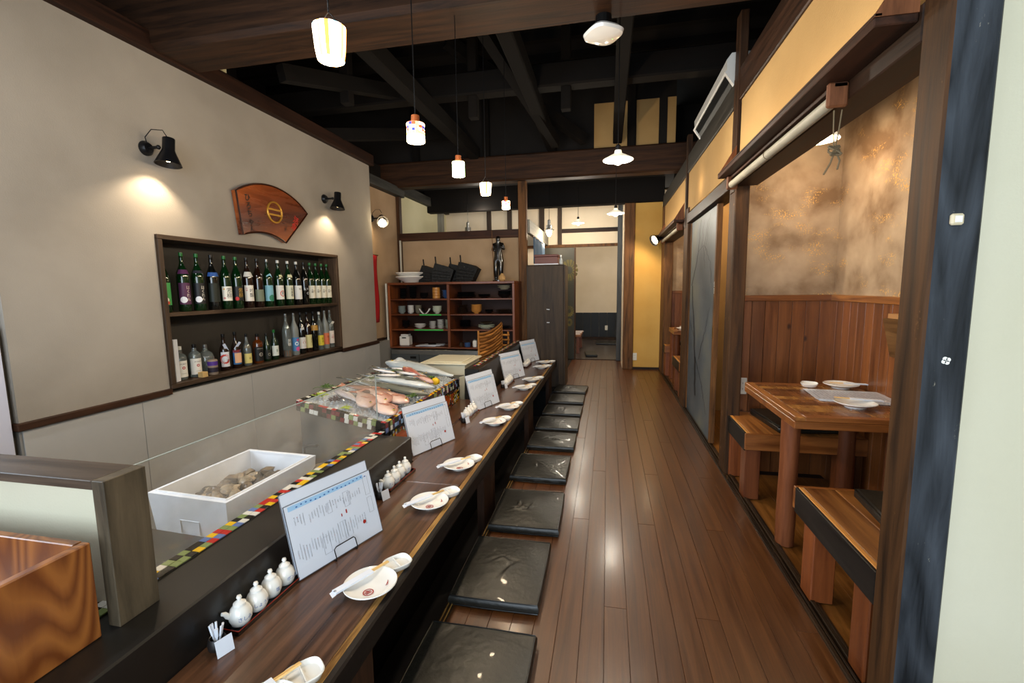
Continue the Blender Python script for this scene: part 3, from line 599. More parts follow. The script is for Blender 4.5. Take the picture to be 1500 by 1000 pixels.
slope = math.atan(.20); t_ = .0272
fcols = ['black', 'white', 'green', 'wine', 'black', 'green', 'white', 'wine', 'black', 'black', 'white', 'green']
R_ = random.Random(3)
nxt = int((FX1 - FX0) / t_)
for i in range(nxt):          # face towards the entrance
    x = FX0 + (i + .5) * (FX1 - FX0) / nxt
    for j in range(2): tile(fd, t_, t_, R_.choice(fcols), (x + 1.5, FY0 - 2.3, fz_(x) - .015 - j * .0275 + .45), (PI / 2, slope, 0))
nyt = int((FY1 - FY0) / t_)
for i in range(nyt):
    y = FY0 + (i + .5) * t_
    for j in range(2): tile(fd, t_, t_, R_.choice(['black', 'white', 'wine', 'navy', 'sky', 'green', 'black', 'wine', 'black', 'blue']), (FX1 + 1.5, y - 2.3, .53 - j * .0275 + .45), (PI / 2, 0, PI / 2))
    tile(fd, .021, t_, R_.choice(['yellow', 'red', 'orange', 'white', 'black', 'yellow', 'wine', 'green']), (FX1 - .011 + 1.5, y - 2.3, fz_(FX1 - .011) + .45), (0, slope, 0))
    tile(fd, .021, t_, R_.choice(['white', 'black', 'wine', 'green', 'black', 'white']), (FX0 + .011 + 1.5, y - 2.3, fz_(FX0 + .011) + .45), (0, slope, 0))
for i in range(nxt):
    x = FX0 + (i + .5) * (FX1 - FX0) / nxt
    for y in (FY0 + .011, FY1 - .011): tile(fd, t_, .021, R_.choice(['black', 'white', 'green', 'wine', 'red', 'black']), (x + 1.5, y - 2.3, fz_(x) + .45), (0, slope, 0))
# small mosaic with an orange fish tail on the front
g = MB()
mats_ = [TC[k] for k in ('black', 'orange', 'white', 'green', 'wine', 'yellow')]
for i in range(84):
    for j in range(9):
        if R_.random() < .06 or i > 76: continue
        y = FY0 + .06 + i * .0165; z = .335 + j * .0155
        blob = ((y - 3.28) / .10) ** 2 + ((z - .41) / .05) ** 2 < 1 or abs(y - 3.42 - (z - .4) * .3) < (z - .36) * .5 and z > .36 or ((y - 2.48) / .10) ** 2 + ((z - .39) / .045) ** 2 < 1
        g.box(FX1 - .005, FX1 - .001, y, y + .0145, z, z + .0135, m=1 if blob else R_.choice([0, 0, 2, 3, 4, 5, 1, 0]))
g.xf(MX); tag(g.build('small_mosaic', mats_, fd), 'tiny dark mosaic with an orange shape', kind='stuff')
g = MB().tube([(FX1 + .004 + 1.5, FY0 + .05 + i * .05 - 2.3, .478 + .012 * math.sin(i * 1.1) + .45) for i in range(26)], .006, 6); g.build('black_border', BLK, fd)

# ice
ICE = plain('crushed_ice', '#dfe6ea', rough=.15, trans=.45, spec=.6)
g = MB().grid(lambda u, v: (FX0 + .022 + u * (FX1 - FX0 - .044), FY0 + .022 + v * (FY1 - FY0 - .044), fz_(FX0 + .022 + u * (FX1 - FX0 - .044)) - .012 + .018 * math.sin(PI * u) * math.sin(PI * v) + .004 * math.sin(37 * u + 11 * v) * math.sin(29 * v)), 16, 30)
for k in range(1500):
    u, v = R_.random(), R_.random(); x = FX0 + .03 + u * (FX1 - FX0 - .06); y = FY0 + .03 + v * (FY1 - FY0 - .06); s_ = R_.uniform(.006, .015)
    g.obox((x, y, fz_(x) - .008 + .018 * math.sin(PI * u) * math.sin(PI * v)), (s_, s_ * R_.uniform(.6, 1.2), s_ * .7), (R_.random() * 3, R_.random() * 3, R_.random() * 3))
ice = g.build('crushed_ice', ICE); tag(ice, 'crushed ice filling the tiled fish display', 'ice', kind='stuff')

# fish
EYEW = plain('fish_eye_gold', '#c9a648', .2); EYEB = plain('fish_pupil', '#050505', .1, coat=1)
def fmat(name, back, belly, rough=.25, stripes=0, spots=0):
    if name in _M: return _M[name]
    m, nt, b = nodes(name); N = nt.nodes; L = nt.links.new
    tc = N.new('ShaderNodeTexCoord'); sp = N.new('ShaderNodeSeparateXYZ'); L(tc.outputs['Object'], sp.inputs[0])
    mr = N.new('ShaderNodeMapRange'); mr.inputs['From Min'].default_value = -.35; mr.inputs['From Max'].default_value = .45
    tg = N.new('ShaderNodeSeparateXYZ'); L(tc.outputs['Generated'], tg.inputs[0]); mr.inputs['From Min'].default_value = .25; mr.inputs['From Max'].default_value = .7
    L(tg.outputs['Y'], mr.inputs[0]); cr = N.new('ShaderNodeValToRGB'); cr.color_ramp.elements[0].color = rgb(belly); cr.color_ramp.elements[1].color = rgb(back); L(mr.outputs[0], cr.inputs[0])
    vo = N.new('ShaderNodeTexVoronoi'); vo.inputs['Scale'].default_value = 180; L(tc.outputs['Object'], vo.inputs[0]); bp = N.new('ShaderNodeBump'); bp.inputs['Strength'].default_value = .3; bp.inputs['Distance'].default_value = .003; L(vo.outputs[0], bp.inputs['Height']); L(bp.outputs[0], b.inputs['Normal'])
    nz = N.new('ShaderNodeTexNoise'); nz.inputs['Scale'].default_value = 28; L(tc.outputs['Object'], nz.inputs[0]); mx = N.new('ShaderNodeMix'); mx.data_type = 'RGBA'; mx.blend_type = 'MULTIPLY'; mx.inputs['Factor'].default_value = .5; L(cr.outputs[0], mx.inputs['A']); L(nz.outputs[0], mx.inputs['B'])
    mm = N.new('ShaderNodeMix'); mm.data_type = 'RGBA'; mm.inputs['Factor'].default_value = .35; L(cr.outputs[0], mm.inputs['A']); L(mx.outputs['Result'], mm.inputs['B']); L(mm.outputs['Result'], b.inputs['Base Color'])
    b.inputs['Roughness'].default_value = rough; b.inputs['Coat Weight'].default_value = .5; b.inputs['Specular IOR Level'].default_value = .7
    _M[name] = m; return m
def fish(name, label, L_, Hh, Wd, mat, fin, loc, rz, tilt=0, bend=0, group=None, deep=.35, cat='fish'):
    """fish lying on its side: length along x (head +x), height along y, thickness along z"""
    t = thing(name, label, cat, loc, (0, 0, 0), group)
    t.rotation_euler = (Matrix.Rotation(-.0, 3, 'X') @ Matrix.Rotation(slope, 3, 'Y') @ Matrix.Rotation(rz, 3, 'Z') @ Matrix.Rotation(tilt, 3, 'X')).to_euler()
    st = [(0, .10), (.04, .34), (.12, .68), (.22, .92), (deep, 1.0), (.55, .86), (.70, .58), (.82, .30), (.90, .17), (.95, .16)]
    g = MB(); n = 14; rings = []
    def cx(s): return L_ / 2 - s * L_, bend * math.sin(PI * s)
    for s_, h_ in st:
        X_, Y_ = cx(s_)
        rings.append([(X_, Y_ + Hh / 2 * h_ * math.sin(a), Wd / 2 * (h_ ** .8) * math.cos(a)) for a in [2 * PI * k / n for k in range(n)]])
    vs = [p for r in rings for p in r]; fs = []
    for i in range(len(rings) - 1):
        for k in range(n): fs.append((i * n + k, i * n + (k + 1) % n, (i + 1) * n + (k + 1) % n, (i + 1) * n + k))
    fs += [list(range(n))[::-1], [(len(rings) - 1) * n + k for k in range(n)]]
    g.add(vs, fs); g.build('body', mat, t, True)
    X_, Y_ = cx(.94); th = .004
    g = MB().prism([(X_ + .01, Y_ - Hh * .07), (X_ - L_ * .13, Y_ - Hh * .42), (X_ - L_ * .085, Y_), (X_ - L_ * .13, Y_ + Hh * .42), (X_ + .01, Y_ + Hh * .07)], -th / 2, th / 2, 'Z'); g.build('tail_fin', fin, t)
    pts = [(cx(s_)[0], cx(s_)[1] + Hh / 2 * h_ * .93) for s_, h_ in ((.25, .94), (.35, 1.), (.5, .9), (.65, .7), (.75, .48))]
    top = [(p[0] - .01, p[1] + Hh * q) for p, q in zip(pts, (.03, .16, .12, .10, .02))]
    g = MB().prism(pts + top[::-1], -.002, .002, 'Z'); g.build('dorsal_fin', fin, t)
    X_, Y_ = cx(.27); g = MB().prism([(X_, Y_ - Hh * .05), (X_ - L_ * .16, Y_ - Hh * .22), (X_ - L_ * .14, Y_ - Hh * .02), (X_ - .005, Y_ + Hh * .06)], Wd * .46, Wd * .46 + .003, 'Z'); g.build('pectoral_fin', fin, t)
    X_, Y_ = cx(.10); r = max(.006, Hh * .065)
    e = MB().lathe([(r, 0), (r, .002), (r * .8, .004), (0, .005)], c=(X_, Y_ + Hh * .08, Wd * .30), n=14).build('eye', EYEW, t, True)
    MB().lathe([(r * .6, 0), (r * .5, .0025), (0, .003)], c=(X_, Y_ + Hh * .08, Wd * .30 + .0045), n=12).build('pupil', EYEB, e, True)
    return t
PINK = fmat('bream_skin', '#b8806e', '#e2c6b8'); PINKF = plain('bream_fin', '#a8705c', .35)
SILV = fmat('silver_skin', '#3a444c', '#c9cfd0', .2); SILF = plain('silver_fin', '#4a4a44', .35)
DARK = fmat('dark_skin', '#1a1d18', '#6f7064', .2); REDF = fmat('rockfish_skin', '#a35a4a', '#d9aa9a')
BRN = fmat('brown_skin', '#4c342a', '#94705e'); YT = fmat('yellowtail_skin', '#a9b3b8', '#f0f1ec', .2); WHT = fmat('white_skin', '#b0a8a8', '#e8e2e0', .3)
def F(x, y, dz=.03): return (x, y, fz_(x) + dz)
fish('sea_bream', 'pink sea bream with its head at the near corner of the tiled ice display', .30, .15, .055, PINK, PINKF, F(-1.35, 2.47, .028), -.5, bend=.02)
fish('sea_bream', 'pink sea bream lying second from the glass in the ice display', .29, .14, .055, PINK, PINKF, F(-1.42, 2.57, .050), -.75, .12, .02)
fish('sea_bream', 'pink sea bream in the middle of the overlapping row of breams', .29, .14, .055, PINK, PINKF, F(-1.47, 2.49, .040), -.8, .15, .02)
fish('sea_bream', 'pale pink sea bream behind the others at the tiled rim', .27, .13, .05, PINK, PINKF, F(-1.35, 2.66, .045), -.35, .1, -.015)
fish('white_fish', 'whitish fish pointing to the kitchen beside the pink breams', .26, .08, .045, WHT, SILF, F(-1.58, 2.50, .030), 2.7)
fish('brown_fish', 'brownish red fish lying behind the row of pink breams', .34, .11, .05, BRN, PINKF, F(-1.55, 2.70, .035), .25)
fish('dark_fish', 'long dark fish nearest the pink breams in the ice display', .52, .10, .055, DARK, SILF, F(-1.45, 2.86, .035), .12)
fish('dark_fish', 'long olive grey fish behind the nearest dark fish', .50, .10, .055, SILV, SILF, F(-1.46, 2.98, .045), .30, bend=.02)
fish('dark_fish', 'dark fish with pale belly under the leaves in the ice display', .44, .09, .05, DARK, SILF, F(-1.50, 3.08, .04), -.1)
for k in range(14):
    fish('small_striped_fish', 'small slim silvery fish in the middle of the ice display', .19, .035, .022, [SILV, DARK, WHT][k % 3], SILF, F(-1.66 + .05 * (k % 5) + .02 * (k // 5), 2.95 + .027 * k, .045 + .012 * (k % 3)), .5 + .15 * ((k * 7) % 5 - 2), group='small silvery fish heaped in the display')
fish('yellowtail', 'big silver yellowtail at the far side of the ice display', .60, .21, .10, YT, SILF, F(-1.48, 3.42, .055), PI + .12, deep=.32)
fish('slim_fish', 'slim dark fish at the kitchen side behind the brown fish', .40, .07, .04, DARK, SILF, F(-1.62, 2.83, .03), .05)
fish('slim_fish', 'slim silver fish lying just before the lemon', .34, .06, .04, DARK, SILF, F(-1.44, 3.06, .055), .0)
fish('slim_fish', 'silver fish between the small heap and the big yellowtail', .42, .08, .05, SILV, SILF, F(-1.58, 3.25, .045), .2)
fish('rockfish', 'red rockfish in front of the big silver fish, left one', .22, .07, .05, REDF, PINKF, F(-1.47, 3.22, .075), 2.75)
fish('rockfish', 'red rockfish next to the lemon in the ice display', .17, .06, .045, REDF, PINKF, F(-1.33, 3.13, .065), -.35)
lm = MB(); lm.lathe([(0, -.034), (.006, -.031), (.018, -.022), (.026, 0), (.018, .022), (.006, .031), (0, .035)], n=18, ax='X', cap=False)
lm = lm.build('lemon', plain('lemon_skin', '#e8bc18', .35, bump=.3, bscale=150), None, True, loc=F(-1.272, 3.20, .05), rot=(0, .3, 1), )
lm.scale = (1.15,) * 3; tag(lm, 'yellow lemon near the tiled rim of the ice display', 'lemon')
LEAF = plain('leaf_green', '#3f5a22', .45, var=.3, bscale=30); LEAFY = plain('leaf_lime', '#8fa02c', .45, var=.3, bscale=30); LEAFD = plain('leaf_purple', '#3a2630', .5, var=.3)
def sprig(label, loc, mat, n, ln, wd, up=.6, seed=1):
    t = thing('leaf_sprig', label, 'leaves', loc); r = random.Random(seed); big = wd > .025
    MB().tube([(0, 0, -.01), (0, 0, .01), (.004, 0, .02)], .0022, 6).build('stem', mat, t)
    for i in range(n if big else n * 3):
        a = 2 * PI * i / n + r.uniform(-.3, .3); l_ = ln * r.uniform(.35, .95) * (.9 if big else .75); e = up * r.uniform(.2, 1.5)
        g = MB(); N_ = 5
        for k in range(N_ + 1):
            s_ = k / N_; w = wd * math.sin(PI * min(1, .08 + s_ * .92)) ; x = s_ * l_; z = .004 + math.sin(e) * x - .45 * x * x / l_
            g.v += [(x, -w / 2, z - .001), (x, 0, z + .002), (x, w / 2, z - .001)]
        for k in range(N_):
            for q in range(2): g.f.append([k * 3 + q, k * 3 + q + 1, k * 3 + q + 4, k * 3 + q + 3]); g.mi.append(0)
        g.xf(Matrix.Translation((r.uniform(-.5, .5) * ln * (0 if big else .8), r.uniform(-.5, .5) * ln * (0 if big else .8), 0)) @ Matrix.Rotation(a, 4, 'Z')); g.build('leaf', mat, t, True)
    return t
sprig('lime green leafy sprig at the kitchen side near corner of the ice display', F(-1.70, 2.42, .02), LEAFY, 14, .06, .012, .9, 1)
sprig('dark purple seaweed tuft beside the lime green sprig', F(-1.60, 2.40, .02), LEAFD, 16, .06, .010, 1.1, 2)
sprig('green cedar sprig between the breams and the tiled rim', F(-1.28, 2.78, .03), LEAF, 12, .07, .014, .6, 3)
sprig('green leafy sprig beside the lemon', F(-1.33, 3.22, .05), LEAF, 10, .07, .016, .8, 4)
sprig('pair of broad green leaves in the middle of the ice display', F(-1.58, 3.12, .07), LEAF, 4, .10, .035, .5, 5)
sprig('broad green leaves just behind the glass edge', F(-1.62, 2.88, .05), LEAF, 4, .07, .03, .6, 6)
sprig('green sprig at the far kitchen corner of the ice display', F(-1.74, 3.5, .03), LEAF, 12, .09, .018, .8, 7)
sprig('spiky dark leaves sticking out behind the kitchen side rim', (-1.80, 2.62, fz_(-1.8) + .01), LEAF, 8, .10, .010, .5, 8)
sprig('yellowish green leaves in front of the pink breams', F(-1.50, 2.36, .012), LEAFY, 8, .05, .014, .3, 9)
g = MB().lathe([(.10, -.02), (.085, .02), (.05, .06), (.015, .085), (0, .088)], n=9); g.v = [(x + random.uniform(-.008, .008), y + random.uniform(-.008, .008), z) for x, y, z in g.v]
tag(g.build('ice_lump', ICE, None, loc=F(-1.68, 3.44, .02)), 'jagged white lump of ice at the far kitchen corner of the display', 'ice')
# ------------------------------------------------------------ tableware on the counter
POR = plain('white_porcelain', '#f0eee8', rough=.12, coat=.6); REDP = plain('red_print', '#a4281e', .4); INK = plain('ink', '#2b2d33', .5); BLUEI = plain('blue_ink', '#2f5fa8', .5)
PAP = plain('paper_white', '#dfe4ee', .55); LAM = plain('laminated_paper', '#dbe2ee', .18, coat=.5); STICK = wood('chopstick_wood', '#c99f5e', '#e6c78c', 'Y', rough=.5)
LACQ = plain('black_lacquer', '#120c0b', .15, coat=.8); REDL = plain('red_lacquer_edge', '#9a2a18', .25)
def plate(name, label, r, loc, group=None, printed=True, rz=0):
    t = thing(name, label, 'plate', loc, (0, 0, rz), group)
    MB().lathe([(r * .52, 0), (r * .52, .004), (r * .85, .014), (r, .022), (r * .995, .0245), (r * .84, .018), (r * .55, .0085), (0, .0075)], n=40, cap=False).build('dish', POR, t, True)
    MB().lathe([(r * .99, .0225), (r * 1.006, .0235), (r * .99, .0255)], n=40, cap=False).build('rim', POR, t, True)
    if printed:
        g = MB(); R0 = r * .20
        for k in range(24):
            a0, a1 = 2 * PI * k / 24, 2 * PI * (k + 1) / 24
            g.add([(R0 * q * math.cos(a) + r * .1, R0 * q * math.sin(a) - r * .35, .0098) for a, q in ((a0, .8), (a1, .8), (a1, 1), (a0, 1))], [(0, 1, 2, 3)])
        for (a, b, c_, d) in ((-.5, -.5, .2, .55), (-.1, -.6, .55, .3), (-.6, .1, .1, .35)):
            g.obox((r * .1 + R0 * (a + c_) / 2, -r * .35 + R0 * (b + d) / 2, .0099), (R0 * .22, R0 * math.hypot(c_ - a, d - b), .0003), (0, 0, -math.atan2(c_ - a, d - b)))
        g.build('red_emblem', REDP, t)
        g = MB()
        for k in range(4): g.obox((r * .62 - .002 * k, r * .12 + k * .006, .0150), (.010 - .0015 * k, .0022, .0004), (.0, -.3, .6 + k * .5))
        g.build('red_letters', REDP, t)
    return t
def soy_dish(label, loc, rz=0, s=1., group=None):
    t = thing('soy_dish', label, 'dish', loc, (0, 0, rz), group)
    def sq(w, z, p=3.2, n=32): return [(w * abs(math.cos(a)) ** (2 / p) * (1 if math.cos(a) > 0 else -1), w * .82 * abs(math.sin(a)) ** (2 / p) * (1 if math.sin(a) > 0 else -1), z) for a in [2 * PI * k / n for k in range(n)]]
    g = MB(); rings = [sq(.030 * s, 0), sq(.040 * s, .006), sq(.047 * s, .022), sq(.045 * s, .024), sq(.039 * s, .010), sq(.02 * s, .008)]
    g.v = [p for r in rings for p in r]; n = 32
    for i in range(5):
        for k in range(n): g.f.append([i * n + k, i * n + (k + 1) % n, (i + 1) * n + (k + 1) % n, (i + 1) * n + k]); g.mi.append(0)
    g.f += [list(range(n))[::-1], [5 * n + k for k in range(n)]]; g.mi += [0, 0]
    g.build('dish', POR, t, True)
    MB().box(-.0015, .0015, -.032 * s, .032 * s, .008, .019, ch=.0005).build('divider', POR, t)
    return t
def chopsticks(label, loc, rz, group=None, tilt=0):
    t = thing('wrapped_chopsticks', label, 'chopsticks', loc, (tilt, 0, rz), group)
    for s_ in (-1, 1): MB().box(s_ * .003 - .0026, s_ * .003 + .0026, -.09, .10, 0, .0045, ch=.001).build('stick', STICK, t)
    g = MB(); g.box(-.0115, .0115, -.100, .035, -.0008, .0056, ch=.0006); g.build('paper_sleeve', PAP, t)
    MB().prism([(-.0125, -.100), (.0125, -.100), (.016, -.115), (-.010, -.109)], -.0006, .0004, 'Z').build('sleeve_flap', PAP, t)
    g = MB(); v, f = text('宴', .010); g.add([(x, y - .098, .0060) for x, y, z in v], f); g.build('print', INK, t)
    return t
seats = [(-.724, 1.215), (-.752, 1.775), (-.760, 2.20), (-.764, 2.99), (-.748, 3.40), (-.757, 4.10), (-.745, 4.48), (-.752, 5.22), (-.762, 5.56)]
bowls = [(-.690, 1.335), (-.698, 1.885), (-.708, 2.30), (-.712, 3.085), (-.703, 3.51), (-.700, 4.22), (-.682, 4.59), (-.69, 5.31), (-.68, 5.645)]
nth = lambda k: ['nearest', 'second', 'third', 'fourth', 'fifth', 'sixth', 'seventh', 'eighth', 'farthest'][k] if k < 9 else str(k)
def np_(k, what): return ('nearest %s' % what) if k == 0 else ('farthest %s' % what if k == 8 else '%s %s from the entrance' % (ORDF[k], what))
P0 = plate('plate', 'white plate with red emblem on the counter, nearest whole one', .083, (*seats[0], CZ)); C0 = chopsticks('chopsticks in a white sleeve across the nearest plate on the counter', (seats[0][0] - .035, seats[0][1] + .015, CZ + .0265), math.radians(-26))
D0 = soy_dish('divided white dish beside the nearest whole plate on the counter', (*bowls[0], CZ), .9)
for k in range(1, 9):
    w = ORDF[k] if k < 8 else 'farthest'
    dup(P0, (*seats[k], CZ), (0, 0, .1 * k), 'white plate with red emblem on the counter, %s from the near end' % w if k < 8 else 'white plate with red emblem at the far end of the counter', 'plates on the counter')
    dup(C0, (seats[k][0] - .025, seats[k][1] + .012, CZ + .0265), (0, 0, math.radians(-30 - 4 * (k % 3))), 'chopsticks in a white sleeve across the %s plate on the counter' % w, 'chopsticks on the counter')
    dup(D0, (*bowls[k], CZ), (0, 0, .6 + .2 * (k % 3)), 'divided white dish beside the %s plate on the counter' % w, 'small divided dishes on the counter')
for o in (P0, C0, D0): o['group'] = {P0: 'plates on the counter', C0: 'chopsticks on the counter', D0: 'small divided dishes on the counter'}[o]
dup(D0, (-.712, .872, CZ), (0, 0, .9), 'divided white dish cut off by the lower edge of the photo', 'small divided dishes on the counter')
dup(P0, (-.735, .76, CZ), (0, 0, .2), 'white plate just below the lower edge of the photo', 'plates on the counter')
dup(C0, (-.775, .80, CZ + .0265), (0, 0, math.radians(-26)), 'chopsticks poking up at the lower edge of the photo', 'chopsticks on the counter')

# menus: two laminated sheets on a black wire stand
def menu(label, loc, rz, group, big=1.0):
    t = thing('menu_stand', label, 'menu', loc, (0, 0, rz), group)      # local: sheet along y, faces +x, leans back to -x
    lean = math.radians(15); W_, H_ = .36 * big, .262 * big
    M1 = Matrix.Translation((0, 0, .004)) @ Matrix.Rotation(-lean, 4, 'Y')
    def sheet(nm, dy, dz, dx, w, h):
        g = B(dx - .0012, dx, -w / 2 + dy, w / 2 + dy, dz, dz + h); g.xf(M1); s_ = g.build(nm, LAM, t)
        g = MB(); e = .0022
        for a, b, c_, d in ((-w / 2, -w / 2 + e, 0, h), (w / 2 - e, w / 2, 0, h), (-w / 2, w / 2, h - e, h), (-w / 2, w / 2, 0, e)): g.box(dx - .0015, dx + .0004, a + dy, b + dy, c_ + dz, d + dz)
        g.xf(M1); g.build('sheet_edge', plain('film_edge', '#5d6069', .3), s_); return s_
    s2 = sheet('back_sheet', -.004, .022, -.004, W_, H_); s1 = sheet('front_sheet', 0, 0, 0, W_, H_ * .93)
    r = random.Random(int(loc[1] * 100)); g = MB(); gb = MB(); gr = MB()
    # body text: vertical columns of tiny strokes
    ncol = 27
    for i in range(ncol):
        y = -W_ * .45 + i * W_ * .80 / ncol
        for (z0, z1) in ((H_ * .50, H_ * .76), (H_ * .10, H_ * .42)):
            if r.random() < .12: continue
            z = z1 - r.random() * .02
            while z > z0 + r.random() * .05:
                tgt = gr if r.random() < .04 else g
                for _ in range(2): tgt.box(.0003, .0006, y + r.uniform(-.0022, .0006), y + r.uniform(.0008, .0028), z - .0009, z + .0002)
                if r.random() < .6: tgt.box(.0003, .0006, y - .0003, y + .0005, z - .002, z + .0012)
                z -= .0048
    for (ya, yb, za, zb) in ((.39, .45, .60, .86), (.39, .45, .34, .56), (.12, .19, .58, .78), (-.08, -.03, .60, .74), (-.2, -.12, .12, .34), (.02, .08, .22, .42)):
        ya, yb = ya * W_, yb * W_; za, zb = za * H_, zb * H_; e = .0005
        for a, b, c_, d in ((ya, ya + e, za, zb), (yb - e, yb, za, zb), (ya, yb, za, za + e), (ya, yb, zb - e, zb)): g.box(.0003, .0006, a, b, c_, d)
    for i in range(17):    # blue band of brush strokes along the head
        y = -W_ * .38 + i * W_ * .05; gb.box(.0003, .0006, y - .001, y + .005, H_ * .86 + .003 * math.sin(i), H_ * .86 + .004 + .003 * math.sin(i))
    gr.cyl((.0003, W_ * .30, H_ * .26), (.0007, W_ * .30, H_ * .26), .007, n=14); gr.obox((.0005, W_ * .12, H_ * .52), (.0004, .005, .014)); gr.obox((.0005, W_ * .06, H_ * .5), (.0004, .004, .010))
    gl = MB().box(-.0001, .0003, -W_ * .46, W_ * .40, H_ * .845, H_ * .905)
    for gg_, nm, mt in ((g, 'print', plain('grey_ink', '#5a5f6c', .5)), (gb, 'blue_print', plain('blue_ink', '#2f6fb8', .5)), (gr, 'red_print', REDP), (gl, 'pale_blue_band', plain('pale_blue', '#9ec7e8', .4))):
        gg_.xf(M1); o = gg_.build(nm, mt, s1)
        if nm != 'pale_blue_band': o['kind'] = 'stuff'
    g = MB()
    w = .045
    g.tube([(.012, -w, .003), (.014, -w, .012), (.003, -w, .042), (.004, -w + .008, .050), (.004, w - .008, .050), (.003, w, .042), (.014, w, .012), (.012, w, .003), (-.085, w, .003), (-.055, w, .14), (-.055, -w, .14), (-.085, -w, .003)], .0019, 6, closed=True)
    g.build('wire_stand', BLK, t, True)
    return t
mn = menu('A', (-.910, 1.370, CZ), math.radians(-19), 'menus standing on the counter')
mn['label'] = 'largest menu board on a black wire stand, nearest on the counter'
for lab, x, y, a in (('menu board on a wire stand between the second and third plates', -.995, 2.465, -22), ('menu board on a wire stand beside the tiled fish display', -.925, 3.41, -20),
                     ('menu board on a wire stand before the bamboo screen', -.93, 4.57, -24), ('farthest menu board on the counter, beside the dark partition', -.93, 5.66, -22)):
    dup(mn, (x, y, CZ), (0, 0, math.radians(a)), lab)

# condiment trays
def jug(label, loc, rz, txt, spout, group, h=.066):
    t = thing('condiment_pot', label, 'pot', loc, (0, 0, rz), group); k = h / .066
    MB().lathe([(.017, 0), (.023, .004), (.0285, .018), (.0285, .030), (.022, .043), (.015, .049)], n=26).build('body', POR, t, True)
    MB().lathe([(.0165, .0495), (.0155, .054), (.008, .059), (.0045, .061), (.0068, .067), (.0052, .0715), (0, .0725)], n=20).build('lid', POR, t, True)
    if spout:
        MB().tube([(-.004, -.020, .026), (-.004, -.031, .034), (-.004, -.036, .042), (-.004, -.043, .045)], [.008, .007, .0055, .004], 10).build('spout', POR, t, True)
    t.scale = (1.06, 1.06, 1.18)
    v, f = text(txt, .0125); g = MB()
    g.add([(.0288 * math.cos(x / .0288), .0288 * math.sin(x / .0288), .023 + y) for x, y, z in v], f); g.build('lettering', BLUEI, t)
    return t
def tray(y, which, x=-1.010, rot=-.04):
    t = thing('condiment_tray', 'black lacquer tray with a red edge, holding white pots, %s on the counter' % which, 'tray', (x, y, CZ), (0, 0, rot), 'condiment trays')
    openbox(.072, .262, .013, .003, .003).build('tray', LACQ, t)
    g = MB()
    for a in (-.036, .0345): g.box(a, a + .0015, -.131, .131, .0125, .0145)
    for a in (-.131, .1295): g.box(-.036, .036, a, a + .0015, .0125, .0145)
    g.build('red_edge', REDL, t)
    L4 = (('さしみ', 'nearest the entrance'), ('しょうゆ', 'second'), ('塩', 'third'), ('ポン酢', 'last'))
    for k, (tx, w) in enumerate(L4):
        jug('white pot with blue writing, %s on the %s condiment tray' % (w, which), (x + .002 * (k % 2), y - .090 + k * .0605, CZ + .0035), -.4 + .1 * k, tx, k in (0,), 'white condiment pots on the trays')
ty = [(1.095, 'nearest'), (1.99, 'second'), (3.16, 'third'), (4.30, 'fourth'), (5.35, 'farthest')]
for y, w in ty: tray(y, w, -1.010 if y < 2.2 else (-.995 if y < 3.3 else -.95), -.04)
def pickcup(y, which, x=-1.0):
    t = thing('toothpick_cup', 'small black cup of toothpicks beside the %s tray' % which, 'cup', (x, y, CZ), (0, 0, 0), 'black toothpick cups')
    MB().lathe([(.014, 0), (.021, .006), (.0235, .018), (.021, .031), (.0185, .036), (.0165, .035), (.018, .02), (0, .006)], n=20, cap=False).build('cup', plain('black_stoneware', '#1b1715', .45), t, True)
    c_ = tag(B(-.0006, .0006, -.021, .021, 0, .043).build('card', PAP, None, loc=(x + .036, y - .010, CZ + .001), rot=(0, -.25, -.35)), 'blank white card leaning on the %s toothpick cup' % which, 'card', 'blank cards by the toothpick cups')
    r = random.Random(int(y * 10))
    for k in range(9):
        a = r.uniform(0, 6.28); d = Vector((math.cos(a) * .012, math.sin(a) * .012, .058))
        g = MB().cyl((0, 0, 0), d, .0015, n=6); g.cyl(d * .55, d * 1.02, .0028, n=6)
        tag(g.build('toothpick', PAP, None, loc=(x + math.cos(a) * .004, y + math.sin(a) * .004, CZ + .009)), 'paper wrapped toothpick in the %s black cup' % which, 'toothpick', 'paper wrapped toothpicks in the %s black cup' % which)
for (y, x), w in zip(((.915, -1.0), (1.80, -1.0), (2.985, -.985), (4.12, -.96)), ('nearest', 'second', 'third', 'fourth')): pickcup(y, w, x)

